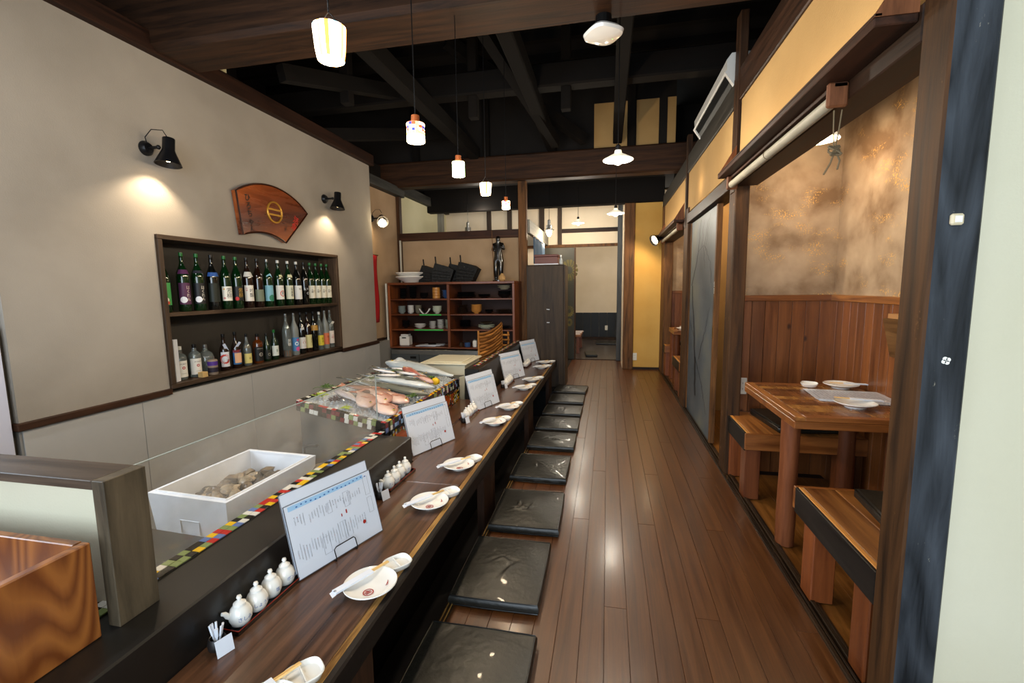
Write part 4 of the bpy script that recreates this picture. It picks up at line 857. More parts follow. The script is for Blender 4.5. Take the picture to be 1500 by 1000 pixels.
# ------------------------------------------------------------ cushions
LEA = plain('black_leather', '#191813', rough=.40, coat=.05, bump=.35, bscale=22); LEAP = plain('black_piping', '#0c0b09', rough=.35)
cush = [(1.275, .45, 0, -.44, .40), (1.88, .46, .01, -.445, .37), (2.455, .44, .02, -.43, .375), (3.09, .42, .0, -.445, .375), (3.665, .36, .0, -.435, .37), (4.15, .36, .01, -.44, .38), (4.62, .34, -.02, -.44, .38), (5.12, .38, .0, -.44, .38), (5.62, .36, -.06, -.43, .38)]
for k, (y, ly, rz, x, lx) in enumerate(cush):
    t = thing('floor_cushion', 'square black leather floor cushion beside the counter, ' + ('nearest one' if k == 0 else 'farthest one' if k == 8 else '%s from the near end' % ORDF[k]), 'cushion', (x, y, 0), (0, 0, rz), 'floor cushions along the counter')
    r = random.Random(k + 5); ph = [r.uniform(0, 6) for _ in range(6)]; cr = [(r.uniform(-.3, .3), r.uniform(-.3, .3), r.uniform(0, PI), r.uniform(.12, .3)) for _ in range(4)]
    amp = [.0, .6, 1.2, .7, 1.6, .7, .7, .5, 1.0][k]
    def top(u, v, x_=lx, y_=ly, ph=ph, cr=cr, amp=amp):
        U, V = 2 * u - 1, 2 * v - 1; f = (1 - abs(U) ** 10) * (1 - abs(V) ** 10)
        z = .042 + .014 * (1 - U * U) * (1 - V * V)
        z += .0014 * amp * math.sin(4 * U + 3 * V + ph[0]) * f
        for cx_, cy_, a, l_ in cr:
            d = (U - cx_) * math.cos(a) + (V - cy_) * math.sin(a) + .05 * math.sin(6 * V + ph[1]); q = -(U - cx_) * math.sin(a) + (V - cy_) * math.cos(a)
            z += .0055 * amp * math.exp(-(d / .035) ** 2) * math.exp(-(q / l_) ** 2) * f - .004 * amp * math.exp(-((d - .07) / .04) ** 2) * math.exp(-(q / l_) ** 2) * f
        e = (1 - f) * .0
        return (U * x_ / 2 * (1 - .012 * V * V), V * y_ / 2 * (1 - .012 * U * U), z)
    MB().grid(top, 44, 44).build('top_panel', LEA, t, True)
    N_ = 24; loop = []
    for side in range(4):
        for i in range(N_):
            u = i / N_
            loop.append(top(*[(u, 0), (1, u), (1 - u, 1), (0, 1 - u)][side]))
    g = MB(); n_ = len(loop)
    for q, (z, out) in enumerate(((.042, 0), (.032, .006), (.014, .006), (.001, -.004))):
        g.v += [(p[0] * (1 + out / .2), p[1] * (1 + out / .2), z + (.001 * math.sin(i * .9) if 0 < q < 3 else 0)) for i, p in enumerate(loop)]
    for q in range(3):
        for i in range(n_): g.f.append([q * n_ + i, q * n_ + (i + 1) % n_, (q + 1) * n_ + (i + 1) % n_, (q + 1) * n_ + i]); g.mi.append(0)
    g.f.append([3 * n_ + i for i in range(n_)][::-1]); g.mi.append(0)
    g.build('side_band', LEA, t, True)
    MB().tube([(p[0], p[1], .0425) for p in loop], .0028, 6, closed=True).build('piping', LEAP, t, True)
    MB().tube([(p[0], p[1], .004) for p in loop], .0028, 6, closed=True).build('piping', LEAP, t, True)

# ------------------------------------------------------------ bottom left: framed box end and wooden crate on the ledge
GREYW = wood('greyed_board', '#2e281f', '#6a5c48', 'Z', rough=.5, bump=.2, stretch=10); GREYX = wood('greyed_board_x', '#2a211a', '#5d4c3c', 'X', rough=.45, bump=.2)
pb = thing('service_partition', 'dark framed low partition with cream panel standing on the ledge', 'partition', (-1.6, .84, CZ + .14))
B(-.8, .4245, -.05, .05, .343, .366, ch=.0015).build('cap_board', GREYX, pb)
B(.425, .46, -.05, .05, 0, .366, ch=.0015).build('end_board', GREYW, pb)
B(-.8, .42, .012, .03, 0, .3425).build('cream_panel', PLW, pb)
B(.412, .424, -.03, .0115, 0, .3425).build('inner_strip', GREYW, pb)
ck = thing('wooden_crate', 'open orange wooden crate with bold grain, lower left on the ledge', 'crate', (-1.6, .46, CZ + .14))
RNG = wood('bold_grain_wood', '#6d3814', '#9c5f2a', 'Z', rough=.38, bump=.10, coat=.25, rings=26, rk=46, stretch=9, pv=.05)
B(.425, .447, -.46, .30, 0, .235, ch=.003).build('side_board', RNG, ck); B(-.6, .423, .28, .30, 0, .235, ch=.002).build('end_board', RNG, ck)
B(-.6, -.58, -.46, .278, 0, .235, ch=.002).build('side_board', RNG, ck); B(-.578, .423, -.46, -.44, 0, .235, ch=.002).build('end_board', RNG, ck); B(-.578, .423, -.438, .278, 0, .015).build('bottom_board', RNG, ck)
bs = thing('service_stand', 'dark stand carrying the crate and partition behind the ledge', 'stand', (-1.9, .2, -.45)); B(-.9, .605, -1.0, .69, .9, .949, ch=.004).build('top', GREYX, bs); B(-.85, .58, -.98, .67, 0, .9).build('body', CDK, bs)

# ------------------------------------------------------------ dark partition at the far counter end with box, bottle and curtain
pc = thing('end_partition', 'tall dark plank cabinet at the far end of the counter', 'cabinet', (-.77, 6.05, 0))
PANZ = wood('grey_brown_panel', '#261c13', '#524232', 'Z', rough=.5, bump=.2)
B(-.26, .219, -.195, -.1805, 0, 1.58, ch=.002).build('front_panel', PANZ, pc)
B(.22, .242, -.20, .20, 0, 1.585, ch=.003).build('end_board', PANZ, pc); B(-.26, .219, -.18, .2, 0, 1.58).build('body', PANZ, pc); B(-.262, .2195, -.198, .2, 1.581, 1.592, ch=.002).build('top_board', PANZ, pc)
g = MB(); g.obox((.02, -.1965, 1.02), (.04, .002, .008), (0, .1, 0)); g.obox((.02, -.1965, .85), (.035, .002, .008)); g.build('paper_scrap', PAP, pc)
bx = thing('red_box', 'reddish brown box lying on the dark cabinet at the far counter end', 'box', (-.76, 6.0, 1.595)); REDB = plain('red_brown_card', '#5b241a', .45)
B(-.17, .13, -.1, .12, 0, .10, ch=.004).build('box_body', REDB, bx); B(-.175, .135, -.105, .125, .101, .13, ch=.004).build('lid', REDB, bx); B(-.175, .14, -.106, -.104, 0, .012).build('pale_edge', PAP, bx)
bt = thing('small_bottle', 'small clear bottle beside the reddish box on the dark cabinet', 'bottle', (-.592, 5.93, 1.595)); MB().lathe([(.022, 0), (.024, .01), (.022, .06), (.010, .085), (.010, .1)], n=14).build('body', plain('frosted_clear', '#c9d0d0', .2, trans=.5), bt, True); MB().lathe([(.012, .1), (.012, .118), (0, .12)], n=12).build('cap', POR, bt, True)
nr = thing('noren_curtain', 'short blue curtain hanging behind the dark cabinet', 'curtain', (-1.0, 6.75, 1.99)); DEN = plain('indigo_cloth', '#3f566e', .85, bump=.3)
g = MB().grid(lambda u, v: (.02 * math.sin(u * 20) , -.5 + u * 1.0, -.36 * v), 40, 4); o = g.build('cloth', DEN, nr, True); md = o.modifiers.new('s', 'SOLIDIFY'); md.thickness = .003
MB().cyl((0, -.56, .005), (0, .56, .005), .011).build('rod', BRZ, nr)
md = None
# flowered sliding door and back-room things
d2 = struct('door_2', B(-1.12, -.55, 8.12, 8.15, .02, 1.99, ch=.003), plain('dark_green_door', '#2b2a1c', .4, var=.2, bscale=4), 'dark green sliding door with painted yellow flowers, aisle end')
YF = plain('faded_gold', '#5f5620', .5, var=.4, bscale=12)
for k, (z, r) in enumerate(((1.60, .19), (.88, .10), (.68, .07))):
    g = MB()
    for i in range(14):
        a = 2 * PI * i / 14; g.add([(-.66 + r * q * math.cos(a + w) * .8, 8.1185, z + r * q * math.sin(a + w)) for q, w in ((.35, -.12), (.95, -.17), (1.0, 0), (.95, .17), (.35, .12))], [(0, 1, 2, 3, 4)])
    g.build('painted_flower', YF, d2)
B(-.575, -.552, 8.115, 8.12, .02, 1.99, ch=.001).build('door_stile', DKZ, d2)
tb = thing('low_table', 'low table with white papers in the back room behind the aisle', 'table', (-.62, 9.4, .0)); B(-.6, .12, -.5, .5, .33, .37, ch=.004).build('tabletop', ORX, tb)
for sx in (-.54, .06):
    for sy in (-.44, .44): B(sx - .03, sx + .03, sy - .03, sy + .03, 0, .329, ch=.003).build('leg', ORZ, tb)
for k in range(3): tag(B(-.09, .09, -.06, .06, 0, .003).build('white_paper', PAP, None, loc=(-.62 + .02 * k, 9.1 + .28 * k, .373), rot=(0, 0, .2 * k)), 'white sheet on the low table in the back room', 'paper', 'white sheets on the back room table')
def simple_cushion(label, x, y, z, lx, ly, rz, group=None):
    t = thing('floor_cushion', label, 'cushion', (x, y, z), (0, 0, rz), group)
    B(-lx / 2, lx / 2, -ly / 2, ly / 2, 0, .045, ch=.012).build('pad', LEA, t, True)
    lp = [(-lx / 2 + .006, -ly / 2 + .006, .036), (lx / 2 - .006, -ly / 2 + .006, .036), (lx / 2 - .006, ly / 2 - .006, .036), (-lx / 2 + .006, ly / 2 - .006, .036)]
    MB().tube(lp, .005, 6, closed=True).build('piping', LEAP, t, True); return t
simple_cushion('dark cushion on the back room floor in front of the black wainscot', .0, 10.6, 0, .5, .45, 0)
simple_cushion('dark cushion beside the low table in the back room', -.30, 8.78, 0, .22, .5, .1)
def outlet(label, x, y, z, axis):
    t = thing('wall_outlet', label, 'outlet', (x, y, z), (0, 0, 0 if axis == 'Y' else PI / 2)); WP = plain('outlet_plastic', '#ddd9cc', .3)
    B(-.034, .034, -.008, 0, -.058, .058, ch=.003).build('cover_plate', WP, t); g = MB()
    for zz in (.02, -.02):
        for xx in (-.007, .007): g.box(xx - .0012, xx + .0012, -.0088, -.0078, zz - .006, zz + .006)
    g.build('socket_slots', BLK, t)
outlet('white socket on the black wainscot of the back room', -.02, 11.60, .28, 'Y'); outlet('white switch plate low on the yellow far wall', .43, 7.35, .20, 'Y'); outlet('white wall outlet on the orange planks under the booth table', .925, 3.384, .60, 'Y')
# ------------------------------------------------------------ bottle niche in the left wall
NW = wood('niche_wood', '#241a12', '#5a4737', 'Y', rough=.5, bump=.2); NWZ = wood('niche_wood_z', '#241a12', '#5a4737', 'Z', rough=.5, bump=.2); NB = plain('niche_back', '#2b2721', .6, var=.2, bscale=3)
nc = thing('bottle_niche', 'dark wooden wall niche with two shelves of bottles', 'shelf', (-2.85, 3.445, .66))
Ln = 1.005
B(-.20, .02, -Ln, Ln, .985, 1.015, ch=.003).build('frame_board', NW, nc); B(-.20, .02, -Ln, Ln, 0, .03, ch=.003).build('frame_board', NW, nc)
for s_ in (-1, 1): B(-.20, .02, min(s_ * Ln, s_ * (Ln - .035)), max(s_ * Ln, s_ * (Ln - .035)), .0305, .9845, ch=.003).build('frame_board', NWZ, nc)
B(-.195, .012, -Ln + .036, Ln - .036, .480, .505, ch=.003).build('shelf_board', NW, nc); B(-.205, -.196, -Ln, Ln, 0, 1.0).build('back_board', NB, nc)
def glassm(name, col, rough=.06, trans=.55):
    return plain(name, col, rough, trans=trans, coat=.6, spec=.6)
GRN = glassm('green_glass', '#062b0f', trans=.25); BRG = glassm('brown_glass', '#22110a', trans=.15); BKG = glassm('black_glass', '#0b0d0b', trans=.05); CLR = glassm('clear_glass', '#a9b2ae', trans=.75); FRO = plain('frosted_glass', '#9aa09c', .35, trans=.35); WHK = glassm('whisky_amber', '#7a3a0c', trans=.5); DGR = glassm('dark_green_glass', '#0b2713', trans=.2)
CAPC = {k: plain('cap_' + k, v, .3, m_) for k, v, m_ in (('white', '#dcdcd6', 0), ('black', '#111', 0) if False else ('black', '#111111', 0), ('green', '#1d6a2c', 0), ('silver', '#9a9a98', .8), ('gold', '#a98533', .7))}
def pm(hexc): return plain('p_' + hexc.strip('#'), hexc, .5)
_k = lambda P, a, b: [(r * a, h * b) for r, h in P]
SAKE = [(.0, .004), (.046, .0), (.052, .008), (.052, .235), (.046, .265), (.026, .305), (.0165, .33), (.0145, .385), (.0165, .387), (.0165, .395)]
MID = [(.0, .004), (.032, .0), (.037, .006), (.037, .15), (.032, .175), (.018, .205), (.013, .225), (.012, .27), (.0135, .272), (.0135, .28)]
SQ = [(.0, .004), (.036, 0), (.040, .006), (.040, .125), (.036, .140), (.016, .155), (.0135, .175), (.0135, .19)]
SLIM = [(.0, .004), (.030, 0), (.034, .006), (.034, .125), (.028, .150), (.014, .175), (.011, .20), (.011, .235)]
SAKE = _k(SAKE, .76, 1.03); MID = _k(MID, .86, 1.0); SQ = _k(SQ, .84, 1.0); SLIM = _k(SLIM, .86, 1.0)
def bottle(label, y, shelf, prof, glass, cap, labels=(), s=1., dx=0, rz=0, nm='sake_bottle', extra=None, fluid=None):
    z = .66 + (.506 if shelf else .031); t = thing(nm, label, 'bottle', (-2.925 + dx, y, z), (0, 0, rz - .38), 'bottles on the %s niche shelf' % ('upper' if shelf else 'lower'))
    P = [(r * s, h * s) for r, h in prof]; MB().lathe(P, n=24, cap=False).build('glass_body', glass, t, True)
    rt, ht = P[-1]
    MB().lathe([(rt * 1.0, ht - .022), (rt * 1.05, ht - .020), (rt * 1.05, ht + .003), (0, ht + .005)], n=18, cap=False).build('cap', CAPC[cap], t, True)
    for L_ in labels:
        kind = L_[0]
        if kind == 'wrap':      # colour, z0, z1, angle0, angle1, radius at that height
            _, col, z0, z1, a0, a1 = L_[:6]; ra = max(r for r, h in P) + .0006
            if len(L_) > 6: ra = L_[6]
            g = MB().grid(lambda u, v: (ra * math.cos(a0 + (a1 - a0) * u), ra * math.sin(a0 + (a1 - a0) * u), z0 + (z1 - z0) * v), 10, 1); g.build('paper_label', pm(col), t, True)
        if kind == 'cone':      # neck label on a sloping shoulder
            _, col, z0, z1, r0, r1, a0, a1 = L_
            g = MB().grid(lambda u, v: ((r0 + (r1 - r0) * v) * .835 * math.cos(a0 + (a1 - a0) * u), (r0 + (r1 - r0) * v) * .835 * math.sin(a0 + (a1 - a0) * u), z0 + (z1 - z0) * v), 8, 1); g.build('neck_label', pm(col), t, True)
        if kind == 'text':
            _, tx, col, size, zc, ac, vert = L_; ra = max(r for r, h in P) + .0012; size *= .84; v, f = text(tx, size, vert, .95)
            g = MB(); g.add([(ra * math.cos(ac + x / ra), ra * math.sin(ac + x / ra), zc + yy) for x, yy, q in v], f); g.build('lettering', pm(col), t)
        if kind == 'dot':
            _, col, r_, zc, ac, k0 = L_; r_ *= .85; ra = max(r for r, h in P) + .0010; g = MB(); n = 18
            pts = lambda q: [(ra * math.cos(ac + r_ * q * math.cos(w) / ra), ra * math.sin(ac + r_ * q * math.cos(w) / ra), zc + r_ * q * math.sin(w)) for w in [2 * PI * i / n for i in range(n)]]
            if k0: g.v = pts(1) + pts(k0); g.f = [[i, (i + 1) % n, n + (i + 1) % n, n + i] for i in range(n)]; g.mi = [0] * n
            else:
                for q_ in (1, .7, .4, .12): g.v += pts(q_)
                for b_ in range(3): g.f += [[b_ * n + i, b_ * n + (i + 1) % n, (b_ + 1) * n + (i + 1) % n, (b_ + 1) * n + i] for i in range(n)]
                g.f.append([3 * n + i for i in range(n)]); g.mi = [0] * len(g.f)
            g.build('printed_shape', pm(col), t)
        if kind == 'tag':
            _, col, z0, w, h_, a = L_; g = MB().obox((.032, 0, z0), (.0012, w, h_), (a, .35, 0)); g.build('hanging_tag', pm(col), t)
    return t
A0, A1 = -1.15, .95   # label faces +x, slightly towards the entrance
def WR(c, z0=.065, z1=.175, a0=A0, a1=A1): return ('wrap', c, z0, z1, a0, a1)
V = True
U = 1
bottle('green sake bottle with green label and white blot, near end of the upper shelf', 2.535, U, SAKE, GRN, 'green', [WR('#3f9a4f', .05, .20), ('dot', '#e9e6de', .022, .085, -.2, 0), ('dot', '#c3402c', .014, .066, .1, 0)], .93)
bottle('green bottle with purple label reading in white kana', 2.68, U, SAKE, GRN, 'green', [WR('#4b2145', .05, .20), ('cone', '#5a2a55', .262, .292, .049, .034, A0, A1), ('text', 'はくれん', '#d9c9b8', .034, .125, .35, V), ('dot', '#dfe3ea', .026, .082, -.45, 0)])
bottle('green bottle with black label reading in white kana', 2.80, U, SAKE, GRN, 'green', [WR('#0f1016', .05, .20), ('cone', '#2a2a35', .270, .29, .046, .035, A0, A1), ('text', 'はくれん', '#e2dccf', .034, .125, .35, V), ('dot', '#dfe3ea', .026, .082, -.45, 0)])
bottle('dark bottle with blue neck label and no body label', 2.925, U, SAKE, BKG, 'black', [('cone', '#2b58a0', .25, .28, .0525, .042, A0, A1), WR('#101a12', .06, .20)])
bottle('green bottle with white label and two large black characters', 3.045, U, SAKE, GRN, 'green', [WR('#e3e2d8'), ('text', '紫柳', '#15171a', .052, .122, .15, V), ('dot', '#dca43a', .007, .155, -.75, 0), ('dot', '#c88e88', .010, .085, -.75, 0)])
bottle('green bottle with black label, gold characters and red corner', 3.155, U, SAKE, GRN, 'green', [WR('#111112'), ('text', '紫柳', '#b28a34', .048, .122, .25, V), ('dot', '#b8221f', .018, .078, -.55, 0)])
bottle('brown bottle with white neck sheet and dense black lettering', 3.27, U, SAKE, BRG, 'black', [WR('#e4e0d8', .055, .185), ('cone', '#d8d4cc', .255, .295, .052, .033, A0, A1), ('text', '吟醸', '#15171a', .046, .12, .25, V), ('text', '酒蔵', '#a33', .02, .13, -.7, V) if False else ('text', '吟醸', '#b0433c', .018, .15, -.7, V)])
bottle('dark bottle with plain grey green label', 3.385, U, SAKE, BRG, 'black', [WR('#717a66', .05, .15)])
bottle('green bottle with pale blue label, green hill and slanted blue tag', 3.50, U, SAKE, GRN, 'silver', [WR('#7db6c9', .05, .185), ('dot', '#2f8064', .034, .075, .3, 0), ('tag', '#8fc4d8', .262, .035, .045, .6)])
bottle('green bottle with white cap and red ring around a black character', 3.635, U, SAKE, GRN, 'white', [WR('#e5e2da', .06, .185), ('dot', '#c5352a', .032, .112, .35, .78), ('text', '魚', '#15171a', .038, .112, .35, False), ('cone', '#d8d6a8', .262, .28, .049, .042, -.3, .5)])
bottle('green bottle with white cap and cream label of brushed characters', 3.765, U, SAKE, GRN, 'white', [WR('#dcdcc4', .06, .185), ('text', '春風橋', '#1c1d1c', .036, .122, .25, V), ('cone', '#d9d6b0', .258, .285, .051, .040, -.6, .6)])
bottle('dark bottle with white cap and plain white label', 3.885, U, SAKE, BKG, 'white', [WR('#e6e6e2', .055, .185), ('text', '雪の華', '#20242c', .022, .15, .5, False)])
bottle('black bottle with white printed characters on the glass', 3.995, U, SAKE, BKG, 'black', [('text', '五十', '#e8e8e8', .030, .15, -.2, False), ('dot', '#d8d8d8', .014, .11, .2, .7)])
for k, (y, w) in enumerate(((4.09, 'first'), (4.185, 'second'), (4.28, 'third'), (4.37, 'last'))):
    bottle('%s of four matching green bottles with cream labels, far end' % w, y, U, SAKE, GRN, 'green', [WR('#dedbca', .06, .185), ('text', '本醸', '#3a3a30', .024, .13, -.2, V), ('text', '造', '#8c7a50', .026, .13, .35, V)])
D = 0
tag(B(-.01, .01, -.022, .022, 0, .29).build('white_board', PAP, None, loc=(-2.885, 2.53, .692), rot=(0, 0, .3)), 'narrow white board leaning at the near end of the lower niche shelf', 'board')
for y, w in ((2.60, 'nearer'), (2.715, 'farther')):
    bottle('clear whiskey bottle with white label and red seal, %s of two' % w, y, D, [(a * 1.15, b * 1.22) for a, b in SQ], CLR, 'white' if w == 'nearer' else 'black', [WR('#e3e0d6', .02, .135), ('text', 'JIM BEAM', '#1d1d20', .013, .112, .1, False), ('dot', '#b32a2a', .012, .085, .1, .45), ('text', 'BOURBON', '#3a3a3c', .008, .045, .1, False)], nm='whiskey_bottle')
bottle('rounded clear decanter bottle with round metal stopper', 2.835, D, [(0, .004), (.05, 0), (.056, .01), (.056, .12), (.045, .155), (.018, .175), (.014, .19), (.014, .215)], CLR, 'silver', [('text', 'RESERVA', '#d8d8d8', .010, .13, -.3, False)], nm='decanter', dx=-.03)
cn = thing('drink_can', 'small can with purple band in front of the round decanter', 'can', (-2.862, 2.80, .691)); MB().lathe([(.030, 0), (.033, .004), (.033, .105), (.030, .112), (0, .112)], n=20).build('can_body', pm('#8a7a6a'), cn, True); MB().lathe([(.0334, .07), (.0334, .10)], n=20, cap=False).build('purple_band', pm('#4a2a86'), cn, True); MB().lathe([(.0334, .02), (.0334, .055)], n=20, cap=False).build('dark_band', pm('#201a2c'), cn, True)
tag(B(-.022, .022, -.022, .022, 0, .038, ch=.002).build('wooden_block', STICK, None, loc=(-2.85, 2.70, .6915)), 'small wooden block in front of the whiskey bottles', 'block')
bottle('brown bottle with red and pale blue label, white ribbon on its neck', 2.975, D, [(a * 1.05, b) for a, b in MID], BRG, 'black', [WR('#dfe3ea', .03, .145), ('dot', '#c93a2c', .045, .09, -.3, .62), ('text', '喜', '#1b1b1d', .03, .075, .3, False), ('tag', '#ccd6ea', .18, .02, .07, .5)])
bottle('brown bottle with orange and blue label and black characters', 3.09, D, [(a * 1.05, b * 1.02) for a, b in MID], BRG, 'black', [WR('#2f6fae', .03, .145), WR('#c8452e', .125, .146), ('wrap', '#e8b48a', .042, .122, -.7, .7, .0402), ('text', '壱岐の島', '#15171a', .024, .085, 0, V), ('tag', '#c9d3e8', .18, .02, .07, -.5)])
bottle('small clear bottle with pale yellow label and gold neck', 3.205, D, SLIM, CLR, 'black', [WR('#dfcf7d', .02, .10), ('text', '杏', '#2a2a1a', .026, .06, .2, False), ('cone', '#c99a4a', .145, .17, .0305, .018, A0, A1)], 1.1)
bottle('square black labelled whiskey bottle with dark liquor', 3.325, D, [(a * 1.2, b * 1.3) for a, b in SQ], WHK, 'black', [WR('#121212', .02, .14), ('text', "JACK DANIEL'S", '#dcd8cc', .010, .125, .1, False), ('dot', '#d0ccc0', .018, .075, .1, .8), ('text', 'No.7', '#d8d4c8', .014, .075, .1, False)], nm='whiskey_bottle')
bottle('short dark bottle between the black labelled whiskey and green bottle', 3.43, D, SLIM, DGR, 'black', [WR('#20241f', .02, .10), ('dot', '#a8a69a', .014, .06, .1, .7)], 1.02)
bottle('green bottle with green neck and white label on the lower shelf', 3.525, D, SLIM, DGR, 'green', [WR('#dfe4dc', .035, .125), ('text', '緑茶', '#3c6a44', .018, .08, .1, V)], 1.12)
bottle('tall clear bottle with white lettering and amber liquor in its base', 3.69, D, SAKE, CLR, 'silver', [('text', '黒糖', '#e8e4d8', .040, .13, .1, V), ('wrap', '#7a4a1c', .006, .06, -PI, PI)], .97)
bottle('tall clear bottle with blue and pink wave label', 3.80, D, SAKE, FRO, 'silver', [WR('#4b86bd', .04, .17), ('dot', '#d65a94', .025, .06, .2, 0), ('dot', '#d8e6f2', .022, .11, -.1, .5), ('dot', '#c8477e', .015, .145, .2, 0)], .97)
bottle('dark bottle with white slanted tag and white label with red strokes', 3.90, D, SAKE, BKG, 'black', [WR('#e0dcd6', .05, .16), ('text', '古', '#b2402e', .05, .115, .1, False), ('tag', '#e4e2da', .22, .028, .085, .3)], .97)
bottle('dark bottle with large cream label and fine writing', 3.995, D, SAKE, BRG, 'black', [WR('#d8cf94', .045, .175, -1.3, 1.2), ('text', '麦焼酎', '#4a4326', .022, .12, .55, V)], .97)
bottle('black bottle with gold square neck label', 4.095, D, SAKE, BKG, 'black', [('cone', '#b58a3c', .21, .262, .0526, .046, A0, A1), ('text', '黒', '#2a2a2a', .03, .12, .1, False)], .97)
bottle('clear bottle with bright yellow label and white cap', 4.19, D, SAKE, CLR, 'white', [WR('#d8c53c', .045, .15), ('text', '梅酒', '#4a3c10', .032, .098, .2, V)], .95)
bottle('frosted bottle with orange label and dark characters', 4.285, D, SAKE, FRO, 'silver', [WR('#d9754e', .045, .165), ('text', '柚子', '#7a2416', .034, .11, .2, V)], .97)
bottle('clear bottle with red and white label and paper tag at the far end', 4.375, D, SAKE, CLR, 'silver', [WR('#e2d8ce', .045, .18), ('text', '赤', '#b0281e', .055, .115, .15, False), ('tag', '#dedad0', .25, .03, .07, -.4)], .97)

# ------------------------------------------------------------ fan sign and wall lamps
fs_ = thing('fan_sign', 'carved brown fan-shaped wooden sign with gold crest and brush writing', 'sign', (-2.815, 3.45, 1.95))
def arc(p0, pm_, p1, n):
    (ax, ay), (bx_, by), (cx_, cy) = p0, pm_, p1; d = 2 * (ax * (by - cy) + bx_ * (cy - ay) + cx_ * (ay - by))
    ux = ((ax**2 + ay**2) * (by - cy) + (bx_**2 + by**2) * (cy - ay) + (cx_**2 + cy**2) * (ay - by)) / d; uy = ((ax**2 + ay**2) * (cx_ - bx_) + (bx_**2 + by**2) * (ax - cx_) + (cx_**2 + cy**2) * (bx_ - ax)) / d
    r = math.hypot(ax - ux, ay - uy); a0 = math.atan2(ay - uy, ax - ux); a1 = math.atan2(cy - uy, cx_ - ux); am = math.atan2(by - uy, bx_ - ux)
    def un(a, ref):
        while a > ref: a -= 2 * PI
        return a
    am = un(am, a0); a1 = un(a1, am)
    return [(ux + r * math.cos(a0 + (a1 - a0) * i / n), uy + r * math.sin(a0 + (a1 - a0) * i / n)) for i in range(n + 1)]
outer = arc((-.36, .125), (-.03, .235), (.49, .075), 22); inner = arc((.165, -.225), (-.09, -.175), (-.32, -.205), 14) if False else None
ia = arc((-.32, -.205), (-.07, -.165), (.165, -.225), 14)
poly = outer + ia[::-1]
FANW = wood('fan_wood', '#4a1a08', '#a5521d', 'Y', rough=.25, coat=.7, stretch=6, rings=7); 
MB().prism(poly, -.03, .012, 'X').build('board', FANW, fs_)
g = MB().tube([(.012, a, b) for a, b in poly], .007, 6, closed=True); g.build('edge_bead', wood('dark_bead', '#241008', '#4a2412', 'Y', rough=.3), fs_, True)
GOLD = plain('gold_leaf', '#c9963a', .35, .5)
g = MB().tube([(.016, .045 + .085 * math.cos(a), .02 + .085 * math.sin(a)) for a in [2 * PI * i / 32 for i in range(32)]], .008, 8, closed=True)
for z in (.022, -.022): g.box(.008, .021, .045 - .078, .045 + .078, .02 + z - .007 + (.0), .02 + z + .007)
g.build('gold_crest', GOLD, fs_)
def signtext(tx, size, y, z, col, rot, vert=True):
    v, f = text(tx, size, vert, 1.0, size * .022); g = MB(); c_, s__ = math.cos(rot), math.sin(rot)
    g.add([(.0135, y + a * c_ - b * s__, z + a * s__ + b * c_) for a, b, q in v], f); g.build('lettering', col, fs_)
signtext('ひろちゃん', .062, -.235, -.035, pm('#140a06'), .12); signtext('活魚', .07, .30, -.045, pm('#c0261a'), -.45); signtext('割烹', .03, .17, -.10, pm('#2a120a'), -.3)
LMP = plain('lamp_black', '#17171a', .35, .3); BULB = plain('bulb_glow', '#fff1d8', .3, emit='#ffdba6', es=22)
def wall_spot(label, x, y, z, power, aim=(.0, -.12, -1), cord=True):
    t = thing('wall_spot_lamp', label, 'lamp', (x, y, z), (0, 0, 0), 'black cone lamps on the left wall')
    MB().lathe([(.045, 0), (.045, .01), (.03, .03), (0, .032)], n=20, ax='X', cap=False).build('wall_rose', LMP, t, True)
    g = MB().cyl((.02, 0, 0), (.10, .0, 0), .009); g.ball((.10, 0, 0), .014); g.build('arm', LMP, t, True)
    d = Vector(aim).normalized(); q = d.to_track_quat('-Z', 'Y').to_matrix().to_4x4(); Mx = Matrix.Translation((.125, .045, -.005)) @ q
    g = MB().lathe([(0, .075), (.032, .072), (.034, .068), (.034, .0), (.038, -.012), (.074, -.095), (.072, -.096), (.033, -.012), (.02, 0), (0, .0)], n=26, cap=False); g.xf(Mx); g.build('shade', LMP, t, True)
    g = MB().ball((0, 0, -.055), .022); g.xf(Mx); g.build('bulb', BULB, t, True)
    if cord: MB().tube([(.02, 0, .01), (.03, -.02, .06), (.07, -.01, .105), (.11, .03, .11), (.125, .045, .07)], .0028, 6).build('cord', LMP, t, True)
    g = MB().obox((.125, .07, .0), (.015, .012, .02)); g.build('hinge', LMP, t)
    p = Vector((x, y, z)) + Mx @ Vector((0, 0, -.075)); spot('wall_spot_light', p, p + d, power, WARM2, 118, .55, .018)
wall_spot('black cone lamp on the plaster wall, the one nearest the entrance', -2.85, 2.44, 2.20, 26)
wall_spot('black cone lamp on the plaster wall above the far end of the niche', -2.85, 4.29, 2.23, 24, cord=False)
wall_spot('cone lamp with glaring bulb on the wall beside the dish cabinet', -2.95, 5.42, 2.20, 9, (.5, -.75, -.5))
MB().ball((0, 0, 0), .048, 18, 10).build('bulb', plain('bulb_bright', '#fff6e0', .3, emit='#ffe8bc', es=40), [o for o in bpy.data.objects if o.name.startswith('wall_spot_lamp')][-1], True, loc=(.17, -.035, -.07))
rb = thing('red_banner', 'narrow red cloth banner hanging beside the dish cabinet', 'banner', (-2.94, 5.40, 1.74)); o = MB().grid(lambda u, v: (.012 + .008 * math.sin(v * 7 + u * 3), -.08 + .16 * u, -.86 * v), 6, 12).build('cloth', plain('red_cloth', '#b3141c', .7), rb, True); o.modifiers.new('s', 'SOLIDIFY').thickness = .003
MB().cyl((.012, -.10, .003), (.012, .11, .003), .008).build('rod', BRZ, rb)

